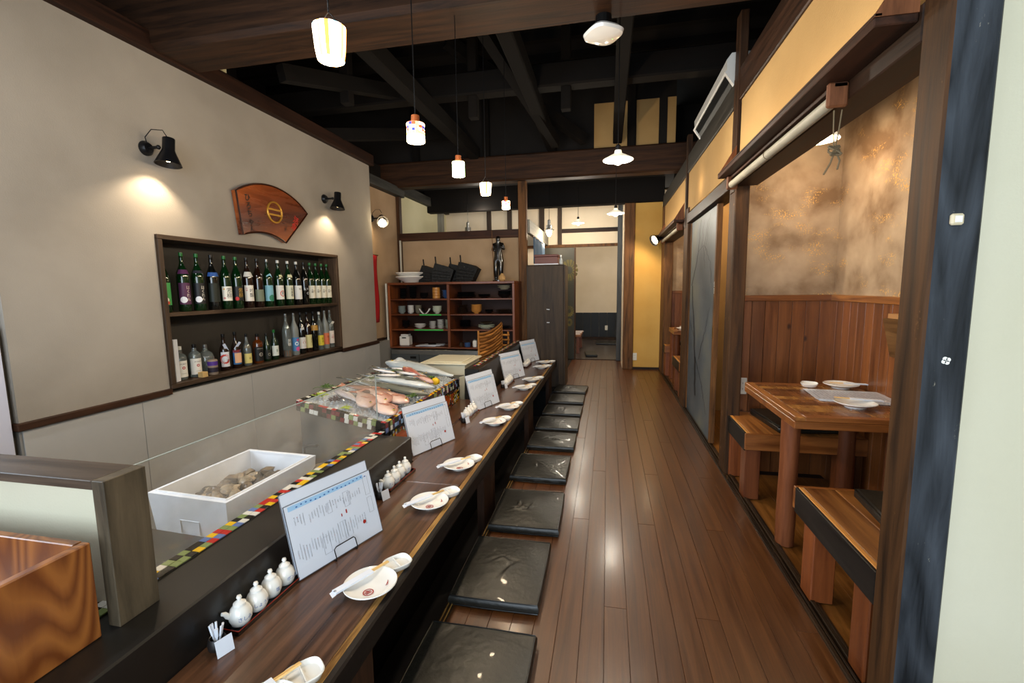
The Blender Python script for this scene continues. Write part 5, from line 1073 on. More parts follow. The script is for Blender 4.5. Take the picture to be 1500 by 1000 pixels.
# ------------------------------------------------------------ dish cabinet
CAB = wood('cabinet_red_wood', '#4a2210', '#8c4a22', 'X', rough=.35, coat=.2); CABZ = wood('cabinet_red_wood_z', '#4a2210', '#8c4a22', 'Z', rough=.35, coat=.2); CBK = plain('cabinet_back', '#3a1d10', .6)
kc = thing('dish_cabinet', 'open reddish wooden dish cabinet with eight compartments of crockery', 'cabinet', (-2.0, 5.87, .54))
X0, X1 = -.86, .86
B(X0, X1, -.27, .27, .82, .85, ch=.003).build('top_board', CAB, kc); B(X0, X1, -.27, .27, -.02, .0, ch=.003).build('bottom_board', CAB, kc)
for x in (X0, X1 - .03): B(x, x + .03, -.27, .27, .001, .819, ch=.003).build('side_board', CABZ, kc)
B(-.035, .0, -.27, .25, .001, .819, ch=.003).build('divider', CABZ, kc); B(X0 + .03, X1 - .03, .25, .27, .001, .819).build('back_board', CBK, kc)
SZ = [0, .235, .435, .635]
for z in SZ[1:]:
    for a, b in ((X0 + .031, -.036), (.001, X1 - .031)): B(a, b, -.26, .249, z - .018, z, ch=.002).build('shelf_board', CAB, kc)
for z, a, b in ((.435, -.42, -.12), (.235, -.5, -.10)): tag(B(a, b, -.268, -.2605, z - .017, z - .001).build('green_tape', plain('green_tape', '#3fb44e', .4), kc), 'bright green tape on the shelf edge')
kf = thing('fridge_base', 'stainless under-counter fridge with two doors beneath the dish cabinet', 'fridge', (-2.0, 5.87, -.45)); B(-.83, .86, -.30, .28, 0, .955, ch=.004).build('body', STEEL, kf)
for a, b in ((-.82, -.43), (-.42, -.01), (.0, .84)): f_ = B(a, b, -.315, -.301, .08, .90, ch=.004).build('door', plain('steel_door', '#60666a', .35, .7), kf); B(b - .12, b - .04, -.322, -.316, .84, .87).build('handle', BLK, f_)
CW = {'white': POR, 'black': plain('black_ware', '#101113', .25, coat=.4), 'grey': plain('grey_ware', '#8f9a95', .3), 'tan': plain('tan_ware', '#c58742', .4), 'blue': plain('blue_ware', '#33507c', .3), 'olive': plain('olive_ware', '#8c8672', .35), 'dark': plain('dark_glaze', '#3a2a1e', .3), 'green': plain('pale_ware', '#c8cdb8', .3)}
bowlm = {}
def ware(kind, r, h, col):
    k = (kind, r, h, col)
    if k not in bowlm:
        pr = {'bowl': [(r * .4, 0), (r * .42, h * .12), (r * .75, h * .4), (r, h), (r * .96, h), (r * .7, h * .45), (0, h * .2)], 'plate': [(r * .55, 0), (r * .6, h * .3), (r, h), (r * .98, h * 1.15), (r * .6, h * .55), (0, h * .5)], 'tub': [(r * .9, 0), (r, h * .1), (r, h * .95), (r * .94, h), (r * .9, h * .4), (0, h * .3)]}[kind]
        bowlm[k] = MB().lathe(pr, n=20, cap=False).mesh(kind, CW[col], True)
    return bowlm[k]
def stack(x, shelf, kind, n, r, h, col, pitch, where, y=5.78, jitter=.002, zb=None):
    z = (.54 + SZ[shelf] + .0005) if zb is None else zb; nm = {'bowl': 'bowl', 'plate': 'plate', 'tub': 'steamer'}[kind]; cw = {'black': 'black', 'white': 'white', 'grey': 'grey', 'tan': 'tan', 'blue': 'blue', 'olive': 'olive', 'dark': 'dark brown', 'green': 'pale'}[col]
    for i in range(n):
        pos = 'topmost' if i == n - 1 and n > 1 else ('bottom one' if i == 0 else '%s from the bottom' % ORD[i])
        lb = '%s %s %s%s' % (cw, nm, where, '' if n == 1 else ', ' + pos)
        o = inst(nm, ware(kind, r, h, col), None, (x + random.uniform(-1, 1) * jitter, y, z + i * pitch)); tag(o, lb, nm, 'crockery in the dish cabinet')
# x runs -2.83 .. -2.04 left, -1.99 .. -1.17 right
T3, T2, T1 = 3, 2, 1
stack(-2.72, 3, 'bowl', 6, .055, .03, 'black', .022, 'at the left end of the top shelf'); stack(-2.58, 3, 'bowl', 7, .055, .03, 'black', .022, 'second stack on the top shelf'); stack(-2.42, 3, 'bowl', 3, .06, .04, 'black', .02, 'third stack on the top shelf')
stack(-2.245, 3, 'tub', 4, .052, .036, 'tan', .037, 'in the stack beside the middle divider, top shelf'); stack(-2.105, 3, 'bowl', 3, .055, .05, 'blue', .03, 'stack right of the tan steamers')
stack(-2.75, 2, 'bowl', 4, .055, .035, 'grey', .022, 'left end of the second shelf'); stack(-2.62, 2, 'bowl', 5, .048, .03, 'white', .02, 'in the white stack on the second shelf'); stack(-2.51, 2, 'bowl', 5, .048, .03, 'olive', .02, 'in the stack right of the white bowls')
stack(-2.24, 2, 'bowl', 3, .065, .055, 'green', .022, 'in the stack of wide bowls, second shelf')
stack(-2.49, 1, 'bowl', 3, .08, .03, 'white', .014, 'wide white dishes on the third shelf', jitter=.006); stack(-2.31, 1, 'plate', 6, .05, .012, 'white', .016, 'in the ribbed stack on the third shelf'); stack(-2.20, 1, 'plate', 7, .05, .012, 'white', .017, 'second ribbed stack, third shelf'); stack(-2.09, 1, 'plate', 7, .045, .012, 'green', .017, 'ribbed stack beside the middle divider')
stack(-2.70, 1, 'bowl', 4, .055, .04, 'black', .022, 'left end of the third shelf')
stack(-1.83, 3, 'plate', 6, .13, .02, 'black', .012, 'in the wide stack, top right compartment', jitter=.01); stack(-1.58, 3, 'bowl', 2, .09, .03, 'black', .02, 'behind the wide plates, top right'); stack(-1.31, 3, 'bowl', 3, .09, .05, 'black', .02, 'under the pale dishes, top right')
stack(-1.31, 3, 'plate', 2, .09, .03, 'olive', .02, 'on top of the black bowls, top right', zb=1.285)
stack(-1.88, 2, 'plate', 7, .075, .012, 'dark', .016, 'left stack, second right compartment'); stack(-1.69, 2, 'bowl', 4, .075, .05, 'tan', .022, 'in the orange tan stack, second right compartment'); stack(-1.32, 2, 'plate', 4, .11, .012, 'dark', .012, 'right stack, second right compartment', jitter=.008); stack(-1.52, 2, 'bowl', 2, .06, .03, 'black', .02, 'middle of the second right compartment')
stack(-1.85, 1, 'bowl', 5, .08, .03, 'black', .02, 'left stack, third right compartment'); stack(-1.56, 1, 'plate', 3, .11, .022, 'green', .014, 'in the large pale stack, third right compartment'); stack(-1.56, 1, 'bowl', 1, .09, .035, 'dark', .02, 'on the large pale plates', zb=.54 + .235 + .055); stack(-1.31, 1, 'plate', 3, .09, .01, 'black', .012, 'right end of the third right compartment')
# crescent dishes
for k in range(2):
    g = MB()
    g.grid(lambda u, v: (-.07 + .14 * u, -.03 + .06 * v, .07 * (2 * u - 1) ** 2), 12, 2); o = g.build('curved_dish', POR if k == 0 else CW['black'], None, True, loc=(-2.39, 5.72 + .09 * k, .976)); o.modifiers.new('s', 'SOLIDIFY').thickness = -.007; tag(o, ['white boat-shaped dish curving up on the second shelf', 'black boat-shaped dish behind the white one'][k], 'dish')
wb = thing('white_appliance', 'white boxy kitchen gadget at the left of the bottom shelf', 'gadget', (-2.70, 5.76, .541)); B(-.07, .07, -.06, .06, 0, .13, ch=.01).build('body', POR, wb); B(-.055, .055, -.05, .05, .131, .155, ch=.008).build('lid', POR, wb); B(-.03, .03, -.062, -.0605, .10, .115).build('display', BLK, wb)
for k in range(3): tag(B(-.14, .14, -.08, .08, 0, .006).build('paper_sheet', PAP, None, loc=(-2.38 + .05 * k, 5.74, .5415 + k * .0065), rot=(0, 0, .15 * k)), '%s sheet of white paper lying on the bottom cabinet shelf' % ['lowest', 'middle', 'topmost'][k], 'paper')
kn = thing('kitchen_knife', 'knife with dark handle lying on the papers in the cabinet', 'knife', (-2.22, 5.70, .563)); B(-.02, .18, -.012, .012, 0, .003).build('blade', STEEL, kn); B(-.13, -.02, -.01, .01, -.001, .014, ch=.002).build('handle', BLK, kn)
for k, (x, r, h, c_, lb) in enumerate(((-1.89, .028, .055, 'dark', 'small dark jar on the bottom shelf'), (-1.80, .04, .07, 'blue', 'bluish lidded pot on the bottom shelf'), (-1.70, .03, .10, 'white', 'white shaker on the bottom shelf'))):
    t = thing('spice_jar', lb, 'jar', (x, 5.70, .5405)); MB().lathe([(r * .9, 0), (r, h * .1), (r, h * .75), (r * .7, h * .85)], n=16).build('jar_body', CW[c_], t, True); MB().lathe([(r * .75, h * .85), (r * .78, h), (0, h * 1.06)], n=16).build('lid', CW['dark'] if k < 2 else STEEL, t, True)
t = thing('steel_flask', 'tall steel bottle on the bottom shelf behind the bamboo screen', 'bottle', (-1.635, 5.68, .5405)); MB().lathe([(.03, 0), (.032, .01), (.032, .10), (.014, .135), (.008, .16), (0, .165)], n=18).build('flask_body', STEEL, t, True); MB().lathe([(.033, .03), (.033, .035)], n=18, cap=False).build('ring', BLK, t)
# on top of the cabinet
for k in range(2):
    o = MB().lathe([(.10, 0), (.11, .012), (.19, .055), (.215, .075), (.21, .085), (.18, .065), (0, .03)], n=36, cap=False).build('large_dish', CW['white'] if k == 0 else POR, None, True, loc=(-2.63, 5.86, 1.391 + .052 * k)); tag(o, ['lower large white dish on top of the cabinet', 'upper large white dish on top of the cabinet'][k], 'dish', 'large dishes on the cabinet')
CHR = plain('charcoal_basket', '#050505', .65, bump=.8, bscale=40)
def black_basket(label, x, y, rz, w, h, sk):
    t = thing('black_basket', label, 'basket', (x, y, 1.391), (0, 0, rz)); 
    g = MB().prism([(-w * .5, 0), (w * .5, 0), (w * .62 + sk, h * .62), (w * .30 + sk, h * .80), (-w * .30, h), (-w * .46, h * .55)], -.07, .07, 'Y'); g.build('body', CHR, t)
    MB().cyl((-w * .30, 0, h * .96), (-w * .33, 0, h * 1.35), .009).build('handle_peg', CHR, t)
    g = MB()
    for k in range(4): g.tube([(-w * .44, -.074, h * (.12 + .17 * k)), (w * .5 + sk * .5, -.074, h * (.08 + .13 * k))], .004, 5)
    g.build('rib', CHR, t)
black_basket('black basket leaning left, next to the white dishes', -2.36, 5.86, 0, .27, .23, -.02); black_basket('black basket with peg, second from the white dishes', -2.17, 5.80, .15, .24, .25, .03); black_basket('black basket with peg, third from the white dishes', -2.02, 5.98, .1, .26, .25, .05); black_basket('black basket nearest the carved figure', -1.84, 5.82, -.1, .22, .26, .06)
tag(B(-.14, .14, -.10, .10, 0, .022, ch=.004).build('slate_board', CW['black'], None, loc=(-1.70, 5.82 - .12, 1.3905 + .0) ), 'dark flat board in front of the last black basket', 'board') if False else None
EB = plain('ebony', '#14110e', .22, coat=.6, var=.3, bscale=12)
# carved standing figure
me = bpy.data.meshes.new('figure_body'); J = {'pel': (0, 0, .30, .056), 'wa': (0, 0, .36, .050), 'ch': (0, -.01, .44, .066), 'nk': (0, -.005, .505, .022), 'hd': (0, -.012, .545, .040), 'tp': (0, -.005, .59, .026), 'lh': (-.035, 0, .27, .048), 'lk': (-.032, -.02, .15, .038), 'la': (-.034, .0, .03, .031), 'lf': (-.034, -.035, .016, .018), 'rh': (.035, 0, .27, .048), 'rk': (.034, -.015, .15, .038), 'ra': (.034, 0, .03, .031), 'rf': (.034, -.035, .016, .018),
     'ls': (-.062, 0, .48, .024), 'le': (-.078, .0, .40, .018), 'lw': (-.035, -.055, .40, .015), 'rs': (.062, 0, .48, .024), 're': (.080, 0, .41, .018), 'rw': (.035, -.05, .45, .015)}
names = list(J); E_ = [('pel', 'wa'), ('wa', 'ch'), ('ch', 'nk'), ('nk', 'hd'), ('hd', 'tp'), ('pel', 'lh'), ('lh', 'lk'), ('lk', 'la'), ('la', 'lf'), ('pel', 'rh'), ('rh', 'rk'), ('rk', 'ra'), ('ra', 'rf'), ('ch', 'ls'), ('ls', 'le'), ('le', 'lw'), ('ch', 'rs'), ('rs', 're'), ('re', 'rw')]
me.from_pydata([J[n][:3] for n in names], [(names.index(a), names.index(b)) for a, b in E_], []); me.materials.append(EB)
st_ = thing('carved_figure', 'tall dark carved wooden figure standing on the cabinet', 'statue', (-1.405, 5.88, 1.39)); o = bpy.data.objects.new('figure_body', me); COL.objects.link(o); o.parent = st_
sk_ = o.modifiers.new('skin', 'SKIN'); sk_.use_smooth_shade = True
for i, n in enumerate(names): me.skin_vertices[0].data[i].radius = (J[n][3], J[n][3] * .9)
me.skin_vertices[0].data[0].use_root = True; o.modifiers.new('sub', 'SUBSURF').levels = 2; o.modifiers['sub'].render_levels = 2
MB().lathe([(.08, 0), (.08, .016), (.06, .02)], n=20).build('base', EB, st_)
g = MB().cyl((-.055, -.05, .02), (-.07, -.055, .66), .004); g.build('staff', BRZ, st_)
tag(MB().lathe([(.030, 0), (.045, .02), (.042, .06), (.02, .085), (.012, .10)], n=16).build('tan_pouch', plain('tan_cloth', '#b08a58', .8, bump=.5), None, True, loc=(-1.33, 5.74, 1.391)), 'small tan pouch at the feet of the carved figure', 'pouch')

# ------------------------------------------------------------ bamboo screen and plastic tub in the kitchen
wt2 = thing('worktop', 'worktop behind the fish display with the plastic tub', 'worktop', (-1.55, 4.4, .30)); B(-.42, .33, -.74, 1.1, -.03, 0, ch=.004).build('top', STEEL, wt2); B(-.40, .31, -.72, 1.08, -.75, -.03).build('base', plain('dull_steel', '#3f3d39', .5, .6), wt2)
TUB = plain('milky_plastic', '#ddd6bc', .35, trans=.1)
tb_ = thing('plastic_tub', 'milky plastic tub with lid behind the tiled fish display', 'tub', (-1.42, 4.00, .3005)); openbox(.40, .46, .33, .006, .006, .02).build('tub_body', TUB, tb_); g = MB().box(-.22, .22, -.25, .25, .332, .348, ch=.005); g.box(-.17, .17, -.21, .21, .348, .357, ch=.004); g.build('lid', TUB, tb_)
BAM = wood('woven_bamboo', '#7d4c1c', '#b87c3a', 'Y', rough=.5, stretch=10); bsn = thing('bamboo_screen', 'woven bamboo screen standing behind the far ledge wall', 'screen', (-1.25, 4.32, .3005), (0, 0, .0))
for k in range(15):
    z0, z1 = .055 + k * .034, .056 + (k + 1) * .034
    def sl(u, v, z0=z0, z1=z1, k=k): y = u * 1.02; return (.004 * math.sin(y * 9 + PI * k), y, (z0 + (z1 - z0 - .001) * v) * (1 + .0 * u) + .035 * u * u * (k / 14) - .03 * math.sin(PI * u) * (k / 14))
    o = MB().grid(sl, 24, 1).build('slat', BAM, bsn, True); o.modifiers.new('s', 'SOLIDIFY').thickness = .005
for y in (0, 1.02): MB().cyl((0, y, 0), (0, y, .585), .010).build('upright', BAM, bsn)
bf = thing('bamboo_rack', 'small bamboo rack behind the woven screen', 'rack', (-1.33, 5.5, .541)); 
for z in (.05, .12, .18): MB().cyl((-.15, 0, z), (.14, 0, z), .012).build('rail', BAM, bf)
for x in (-.13, .0, .12): MB().cyl((x, .02, -.0), (x, .02, .22), .012).build('upright', BAM, bf)

# ------------------------------------------------------------ pendant lamps over the counter
GLS = plain('opal_glow', '#fff3da', .4, emit='#ffe2b0', es=13)
def glowm(name, col, es): return plain(name, col, .35, emit=col, es=es)
GC = {k: glowm('glow_' + k, h, e) for k, h, e in (('white', '#ffe9c4', 9), ('orange', '#e08a3a', 3.2), ('sky', '#8fc8d8', 3.2), ('amber', '#f0b060', 4), ('blue', '#2f3f9a', 1.2), ('red', '#c8482a', 2), ('green', '#9ad08a', 4), ('mint', '#c8e6a8', 5))}
def pendant(kind, label, x, y, zt, zb, r, ceil=3.0, power=13):
    t = thing('pendant_lamp', label, 'lamp', (x, y, zb), (0, 0, 0), 'small glass pendants over the counter'); h = zt - zb
    if kind == 'striped':
        n = 24; cols = ['white', 'orange', 'white', 'sky', 'white', 'amber']; 
        q = [(r * .80, 0), (r * .9, h * .3), (r, h)]
        for i in range(n):
            g = MB(); a0, a1 = 2 * PI * i / n, 2 * PI * (i + 1) / n
            for (ra, za), (rb_, zb_) in zip(q, q[1:]): g.add([(ra * math.cos(a0), ra * math.sin(a0), za), (ra * math.cos(a1), ra * math.sin(a1), za), (rb_ * math.cos(a1), rb_ * math.sin(a1), zb_), (rb_ * math.cos(a0), rb_ * math.sin(a0), zb_)], [(0, 1, 2, 3)])
            g.build('glass_stripe', GC[cols[i % 6]], t)
        MB().lathe([(0, 0), (r * .78, .0005)], n=24, cap=False).build('diffuser', GLS, t)
        MB().tube([(r * .7, 0, h), (r * .3, 0, h + .03), (0, 0, h + .045), (-r * .3, 0, h + .03), (-r * .7, 0, h)], .0015, 5).build('hanger', BLK, t)
        top = h + .045
    else:
        cs = {'mosaic': ['white', 'red', 'white', 'blue', 'amber'], 'green': ['mint', 'green', 'white', 'mint', 'green']}[kind]; n = 16; m_ = 6; gs = {c_: MB() for c_ in set(cs)}
        for i in range(n):
            for j in range(m_):
                c_ = cs[(i * 3 + j * 2 + i * j) % 5] if j > 1 else ('white' if kind == 'mosaic' else 'mint'); a0, a1 = 2 * PI * i / n, 2 * PI * (i + .93) / n; za, zb_ = h * j / m_, h * (j + .93) / m_
                gs.setdefault(c_, MB()); gs[c_].add([(r * math.cos(a0), r * math.sin(a0), za), (r * math.cos(a1), r * math.sin(a1), za), (r * math.cos(a1), r * math.sin(a1), zb_), (r * math.cos(a0), r * math.sin(a0), zb_)], [(0, 1, 2, 3)])
        for c_, g in gs.items():
            if g.v: g.build('mosaic_glass', GC[c_], t)
        MB().lathe([(0, .001), (r * .97, .0)], n=20, cap=False).build('diffuser', GLS, t)
        MB().lathe([(r * 1.0, h), (r * .55, h + .004), (r * .5, h + .006), (r * .45, h + .035), (0, h + .036)], n=20, cap=False).build('cap', wood('lamp_wood', '#7a3a1a', '#b5683a', 'Z', rough=.4), t, True); top = h + .035
    MB().cyl((0, 0, top), (0, 0, ceil - zb), .0025, n=6).build('cord', BLK, t)
    MB().lathe([(.02, ceil - zb - .03), (.022, ceil - zb)], n=12).build('ceiling_rose', BLK, t)
    point('pendant_light', (x, y, zb - .04), power, WARM2, .035)
pendant('striped', 'striped glass pendant, largest and nearest, over the counter', -.85, 1.36, 2.105, 2.010, .050, 3.8)
pendant('mosaic', 'mosaic glass pendant with wooden cap, second along the counter', -.85, 2.0, 2.035, 1.957, .040, 3.8)
pendant('green', 'greenish mosaic pendant, third along the counter', -.85, 2.6, 2.025, 1.945, .036, 3.8)
pendant('striped', 'small striped glass pendant, fourth along the counter', -.85, 3.2, 2.034, 1.955, .042, 3.8)
pendant('mosaic', 'mosaic glass pendant, last one over the counter', -.85, 3.86, 2.030, 1.966, .034, 3.8)
def enamel(label, x, y, z, r, power, ceil=2.9, group='white enamel pendant lamps over the aisle'):
    t = thing('enamel_pendant', label, 'lamp', (x, y, z), (0, 0, 0), group); EN = plain('white_enamel', '#e8e6dc', .3, emit='#fff0d0', es=.6)
    MB().lathe([(r, 0), (r * 1.02, .003), (r * .55, .028), (r * .26, .042), (r * .22, .062), (r * .20, .062), (r * .24, .038), (r * .5, .024), (r * .97, .0)], n=32, cap=False).build('shade', EN, t, True)
    MB().ball((0, 0, .0), .030, 16, 9).build('bulb', plain('bulb_bright', '#fff6e0', .3, emit='#ffe8bc', es=40), t, True)
    MB().lathe([(.018, .055), (.018, .09), (.008, .10)], n=14).build('socket', LMP, t, True); MB().cyl((0, 0, .09), (0, 0, ceil - z), .003, n=6).build('cord', BLK, t)
    point('enamel_light', (x, y, z - .05), power, WHITE, .035)
enamel('white enamel pendant over the aisle, the large bright one', .058, 3.2, 2.13, .098, 22, 3.8)
enamel('white enamel pendant farther down the aisle, close to the post', .083, 5.6, 2.15, .10, 20, 3.8)
enamel('white enamel pendant in front of the back room door', -.46, 7.3, 2.29, .095, 20, 2.92)
def lantern(label, x, y, z, lit):
    t = thing('ship_lantern', label, 'lamp', (x, y, z), (0, 0, 0), 'steel lantern pendants')
    MB().lathe([(.075, 0), (.080, .004), (.05, .02), (.048, .075), (.026, .085), (.026, .15), (.012, .165)], n=24, cap=False).build('metal_cap', STEEL, t, True)
    MB().lathe([(0, -.10), (.022, -.092), (.044, -.05), (.048, 0)], n=22, cap=False).build('glass_globe', plain('globe_glow', '#fff1d0', .2, emit='#ffe6b4', es=14) if lit else plain('globe_dim', '#b9b4a4', .15, trans=.4), t, True)
    MB().cyl((0, 0, .16), (0, 0, 2.92 - z), .003, n=6).build('cord', BLK, t)
    if lit: point('lantern_light', (x, y, z - .14), 10, WARM2, .03)
lantern('steel lantern with glowing globe beyond the dark cabinet', -.915, 7.3, 2.20, True); lantern('unlit steel lantern seen over the dish cabinet lintel', -2.25, 7.3, 2.22, False)
# made-up fixture carrying the kitchen fill light, kept out of view
kt = thing('fill_tube_fixture', 'unseen fluorescent fixture added as fill light over the kitchen aisle', 'lamp', (-1.95, .35, 2.78)); B(-.05, .05, -.65, .65, .0, .05).build('housing', POR, kt); MB().cyl((0, -.6, -.012), (0, .6, -.012), .012).build('tube', plain('tube_glow', '#fff', .3, emit='#fff3df', es=3) if False else plain('tube_glow', '#ffffff', .3, emit='#fff3df', es=3), kt)
for y in (-.5, .5): MB().cyl((0, y, .05), (0, y, 1.07), .004, n=6).build('hanger', BLK, kt)

# ------------------------------------------------------------ sliding door leaf
d1 = struct('door_1', B(.835, .862, 3.9005, 4.9895, .014, 1.93, ch=.002), plaster('misty_grey_paint', '#3e4a52', '#77786a', 1.3, c3='#586066', rough=.45, bump=.05), 'half open sliding door painted misty grey with bare branches')
for a, b in ((3.86, 3.90), (4.99, 5.03)): B(.829, .868, a, b, .014, 1.93, ch=.001).build('stile', BRZ, d1)
BRC = plain('branch_paint', '#1c2024', .6)
def branch(pts, w0, w1):
    g = MB(); n = len(pts)
    for i, (y, z) in enumerate(pts):
        w = w0 + (w1 - w0) * i / (n - 1); g.v += [(.8342, y - w / 2, z), (.8342, y + w / 2, z)]
    for i in range(n - 1): g.f.append([2 * i, 2 * i + 1, 2 * i + 3, 2 * i + 2]); g.mi.append(0)
    return g
rb_ = random.Random(11)
def wander(y0, z0, y1, z1, k, j): return [(y0 + (y1 - y0) * i / k + rb_.uniform(-j, j), z0 + (z1 - z0) * i / k) for i in range(k + 1)]
g = MB()
for seg in ((4.55, .25, 4.62, .62, .03, .031), (4.62, .62, 4.88, 1.30, .024, .018), (4.88, 1.30, 4.62, 1.62, .018, .012), (4.62, 1.62, 4.35, 1.66, .012, .008), (4.62, 1.62, 4.52, 1.90, .012, .006), (4.35, 1.66, 4.22, 1.86, .008, .004), (4.35, 1.66, 4.10, 1.50, .008, .005), (4.10, 1.50, 4.02, 1.32, .006, .003), (4.40, 1.65, 4.30, 1.45, .008, .004), (4.62, .62, 4.25, .40, .018, .010), (4.25, .40, 4.05, .20, .010, .005), (4.30, 1.60, 4.16, 1.90, .007, .003), (4.7, .8, 4.95, .95, .012, .005), (4.45, 1.64, 4.40, 1.88, .007, .003), (4.2, .9, 4.45, .62, .006, .010), (4.2, .9, 4.05, 1.12, .006, .003)):
    b_ = branch(wander(seg[0], seg[1], seg[2], seg[3], 7, .02), seg[4] * 2.2, seg[5] * 2.4); g.add(b_.v, b_.f)
g.build('painted_branches', BRC, d1)
v, f = text('個室', .05, True); g = MB(); g.add([(.8285, 3.885 + .0 - a * .55, 1.28 + b) for a, b, q in v], f); g.build('lettering', pm('#d8d4c4'), d1)
B(.826, .829, 3.868, 3.892, .88, .98).build('finger_pull', plain('brass_pull', '#7a5a28', .35, .8), d1)

# ------------------------------------------------------------ booth tables and benches
ORE = plain('pale_cut_edge', '#c8873e', .4)
TBW = [wood('table_strip_%d' % i, a, b, 'Y', rough=.25, coat=.5, stretch=10) for i, (a, b) in enumerate((('#593013', '#8e5a2b'), ('#774a22', '#b2803f'), ('#4a280f', '#7b4a22')))]
LEG = wood('log_leg', '#552c17', '#7e4a2c', 'Z', rough=.45, bump=.4, worn='#c8a888')
def booth_table(label, x0, x1, y0, y1, zt, legx, legs):
    t = thing('booth_table', label, 'table', (x0, y0, 0)); W_, L_ = x1 - x0, y1 - y0
    g = MB(); 
    B(0, W_, 0, L_, zt - .058, zt - .022, ch=.003).build('apron', ORX, t)
    B(0, .045, 0, L_, zt - .021, zt, ch=.002).build('border', ORY, t)
    for a, b in ((0, .045), (L_ - .045, L_)): B(.0455, W_, a, b, zt - .021, zt, ch=.002).build('border', ORX, t)
    n = 11; w = (L_ - .092) / n; r = random.Random(2)
    for i in range(n):
        x = .046; 
        while x < W_ - .01:
            l_ = min(r.uniform(.14, .30), W_ - x)
            B(x + .0005, x + l_ - .0005, .046 + i * w + .0005, .046 + (i + 1) * w - .0005, zt - .021, zt - .0008, ch=.0006).build('strip', r.choice(TBW), t); x += l_
    for (lx, ly, rr) in legs:
        MB().lathe([(rr, .0), (rr * 1.05, .15), (rr * .97, .4), (rr * 1.02, zt - .059)], c=(lx, ly, 0), n=18).build('leg', LEG, t, True)
    return t
booth_table('orange wooden booth table on round log legs, near booth', .845, 1.43, 2.24, 3.02, .70, .9, [(.045, .16, .042), (.50, .16, .042), (.50, .6, .042)])
booth_table('small orange table in the far booth', .86, 1.6, 6.25, 6.75, .72, .9, [(.05, .08, .04), (.05, .42, .04), (.6, .1, .04), (.6, .42, .04)])
DKE = wood('bench_black_front', '#0e0d0c', '#2e2a26', 'Y', rough=.45, worn='#6a5a44')
def bench(label, x0, x1, y0, y1, legs, zt=.42):
    t = thing('bench', label, 'bench', (x0, y0, 0)); W_, L_ = x1 - x0, y1 - y0
    n = max(2, round(W_ / .12)); w = (W_ - .03) / n
    for i in range(n): B(.03 + i * w + .0008, .03 + (i + 1) * w - .0008, .0, L_, zt - .03, zt, ch=.002).build('plank', ORY, t)
    B(.012, .0295, .0, L_, zt - .03, zt + .001, ch=.002).build('edge_strip', ORE, t)
    B(0, .0115, .0, L_, zt - .11, zt, ch=.002).build('front_board', DKE, t)
    B(.0, W_, -.022, -.001, zt - .10, zt, ch=.003).build('end_board', ORX, t); B(.0, W_, L_ + .001, L_ + .022, zt - .10, zt, ch=.003).build('end_board', ORX, t)
    for lx, ly in legs: B(lx, lx + .085, ly, ly + .10, 0, zt - .031, ch=.004).build('leg', ORZ, t)
    return t
bench('orange bench with black front board at the far side of the near booth', .815, 1.46, 2.87, 3.36, [(.014, .01), (.014, .36), (.52, .01)])
bench('orange bench with black front board nearest the white wall', .815, 1.46, 1.50, 2.11, [(.014, .44), (.014, .04), (.52, .44)])
bench('orange bench in the far booth, near side', .815, 1.70, 5.45, 6.0, [(.014, .40), (.014, .02)]); bench('orange bench in the far booth, far side', .815, 1.70, 6.80, 7.06, [(.014, .02), (.014, .14)], .45)
simple_cushion('black cushion on the far bench of the near booth', 1.19, 3.11, .4205, .42, .42, .1); simple_cushion('black cushion on the near bench of the near booth', 1.20, 1.80, .4205, .44, .44, -.1)
simple_cushion('dark cushion on the far bench of the far booth', 1.15, 6.93, .4505, .4, .22, 0)
plate('plate', 'white plate on the near booth table, toward the near bench', .088, (1.195, 2.47, .70), None, False); plate('plate', 'white plate on the near booth table, toward the far bench', .088, (1.335, 2.93, .70), None, False)
soy_dish('oblong white dish at the far side of the near booth table', (1.17, 2.93, .70), 1.2, 1.15); soy_dish('white dish at the right edge of the near booth table', (1.40, 2.42, .70), 1.2, 1.0)
chopsticks('chopsticks in a sleeve on the far plate of the booth table', (1.38, 2.92, .725), math.radians(80)); chopsticks('chopsticks in a sleeve beside the near plate of the booth table', (1.23, 2.52, .7265), math.radians(75))
for k in range(2):
    t = thing('menu_sheet', ['large laminated menu lying on the near booth table', 'second menu sheet slightly under the large one'][k], 'menu', (1.27 + .01 * k, 2.70 - .03 * k, .7035 - .0025 * k), (0, 0, -.12 - .06 * k)); B(-.18, .18, -.13, .13, 0, .0018).build('sheet', LAM, t)
    g = MB(); r = random.Random(k)
    for i in range(20):
        for j in range(14):
            if r.random() < .8: g.box(-.16 + i * .016, -.152 + i * .016, -.11 + j * .015, -.106 + j * .015, .0019, .0022)
    o = g.build('print', plain('grey_ink', '#5a5f6c', .5), t); o['kind'] = 'stuff'
for k, (x, y) in enumerate(((.98, 6.4), (1.05, 6.6))): plate('plate', ['white plate on the far booth table, near one', 'white plate on the far booth table, far one'][k], .07, (x, y, .72), None, False)
hd_ = thing('menu_holder', 'brown wooden holder on the booth side wall', 'holder', (1.476, 2.60, 1.02)); g = MB().prism([(0, -.10), (-.03, -.10), (-.075, .10), (0, .10)], -.10, .10, 'Y'); g.build('pocket', wood('holder_wood', '#4a2f18', '#85603a', 'Y', rough=.5), hd_); B(-.06, -.01, -.085, .085, .101, .125).build('contents', pm('#b08050'), hd_)

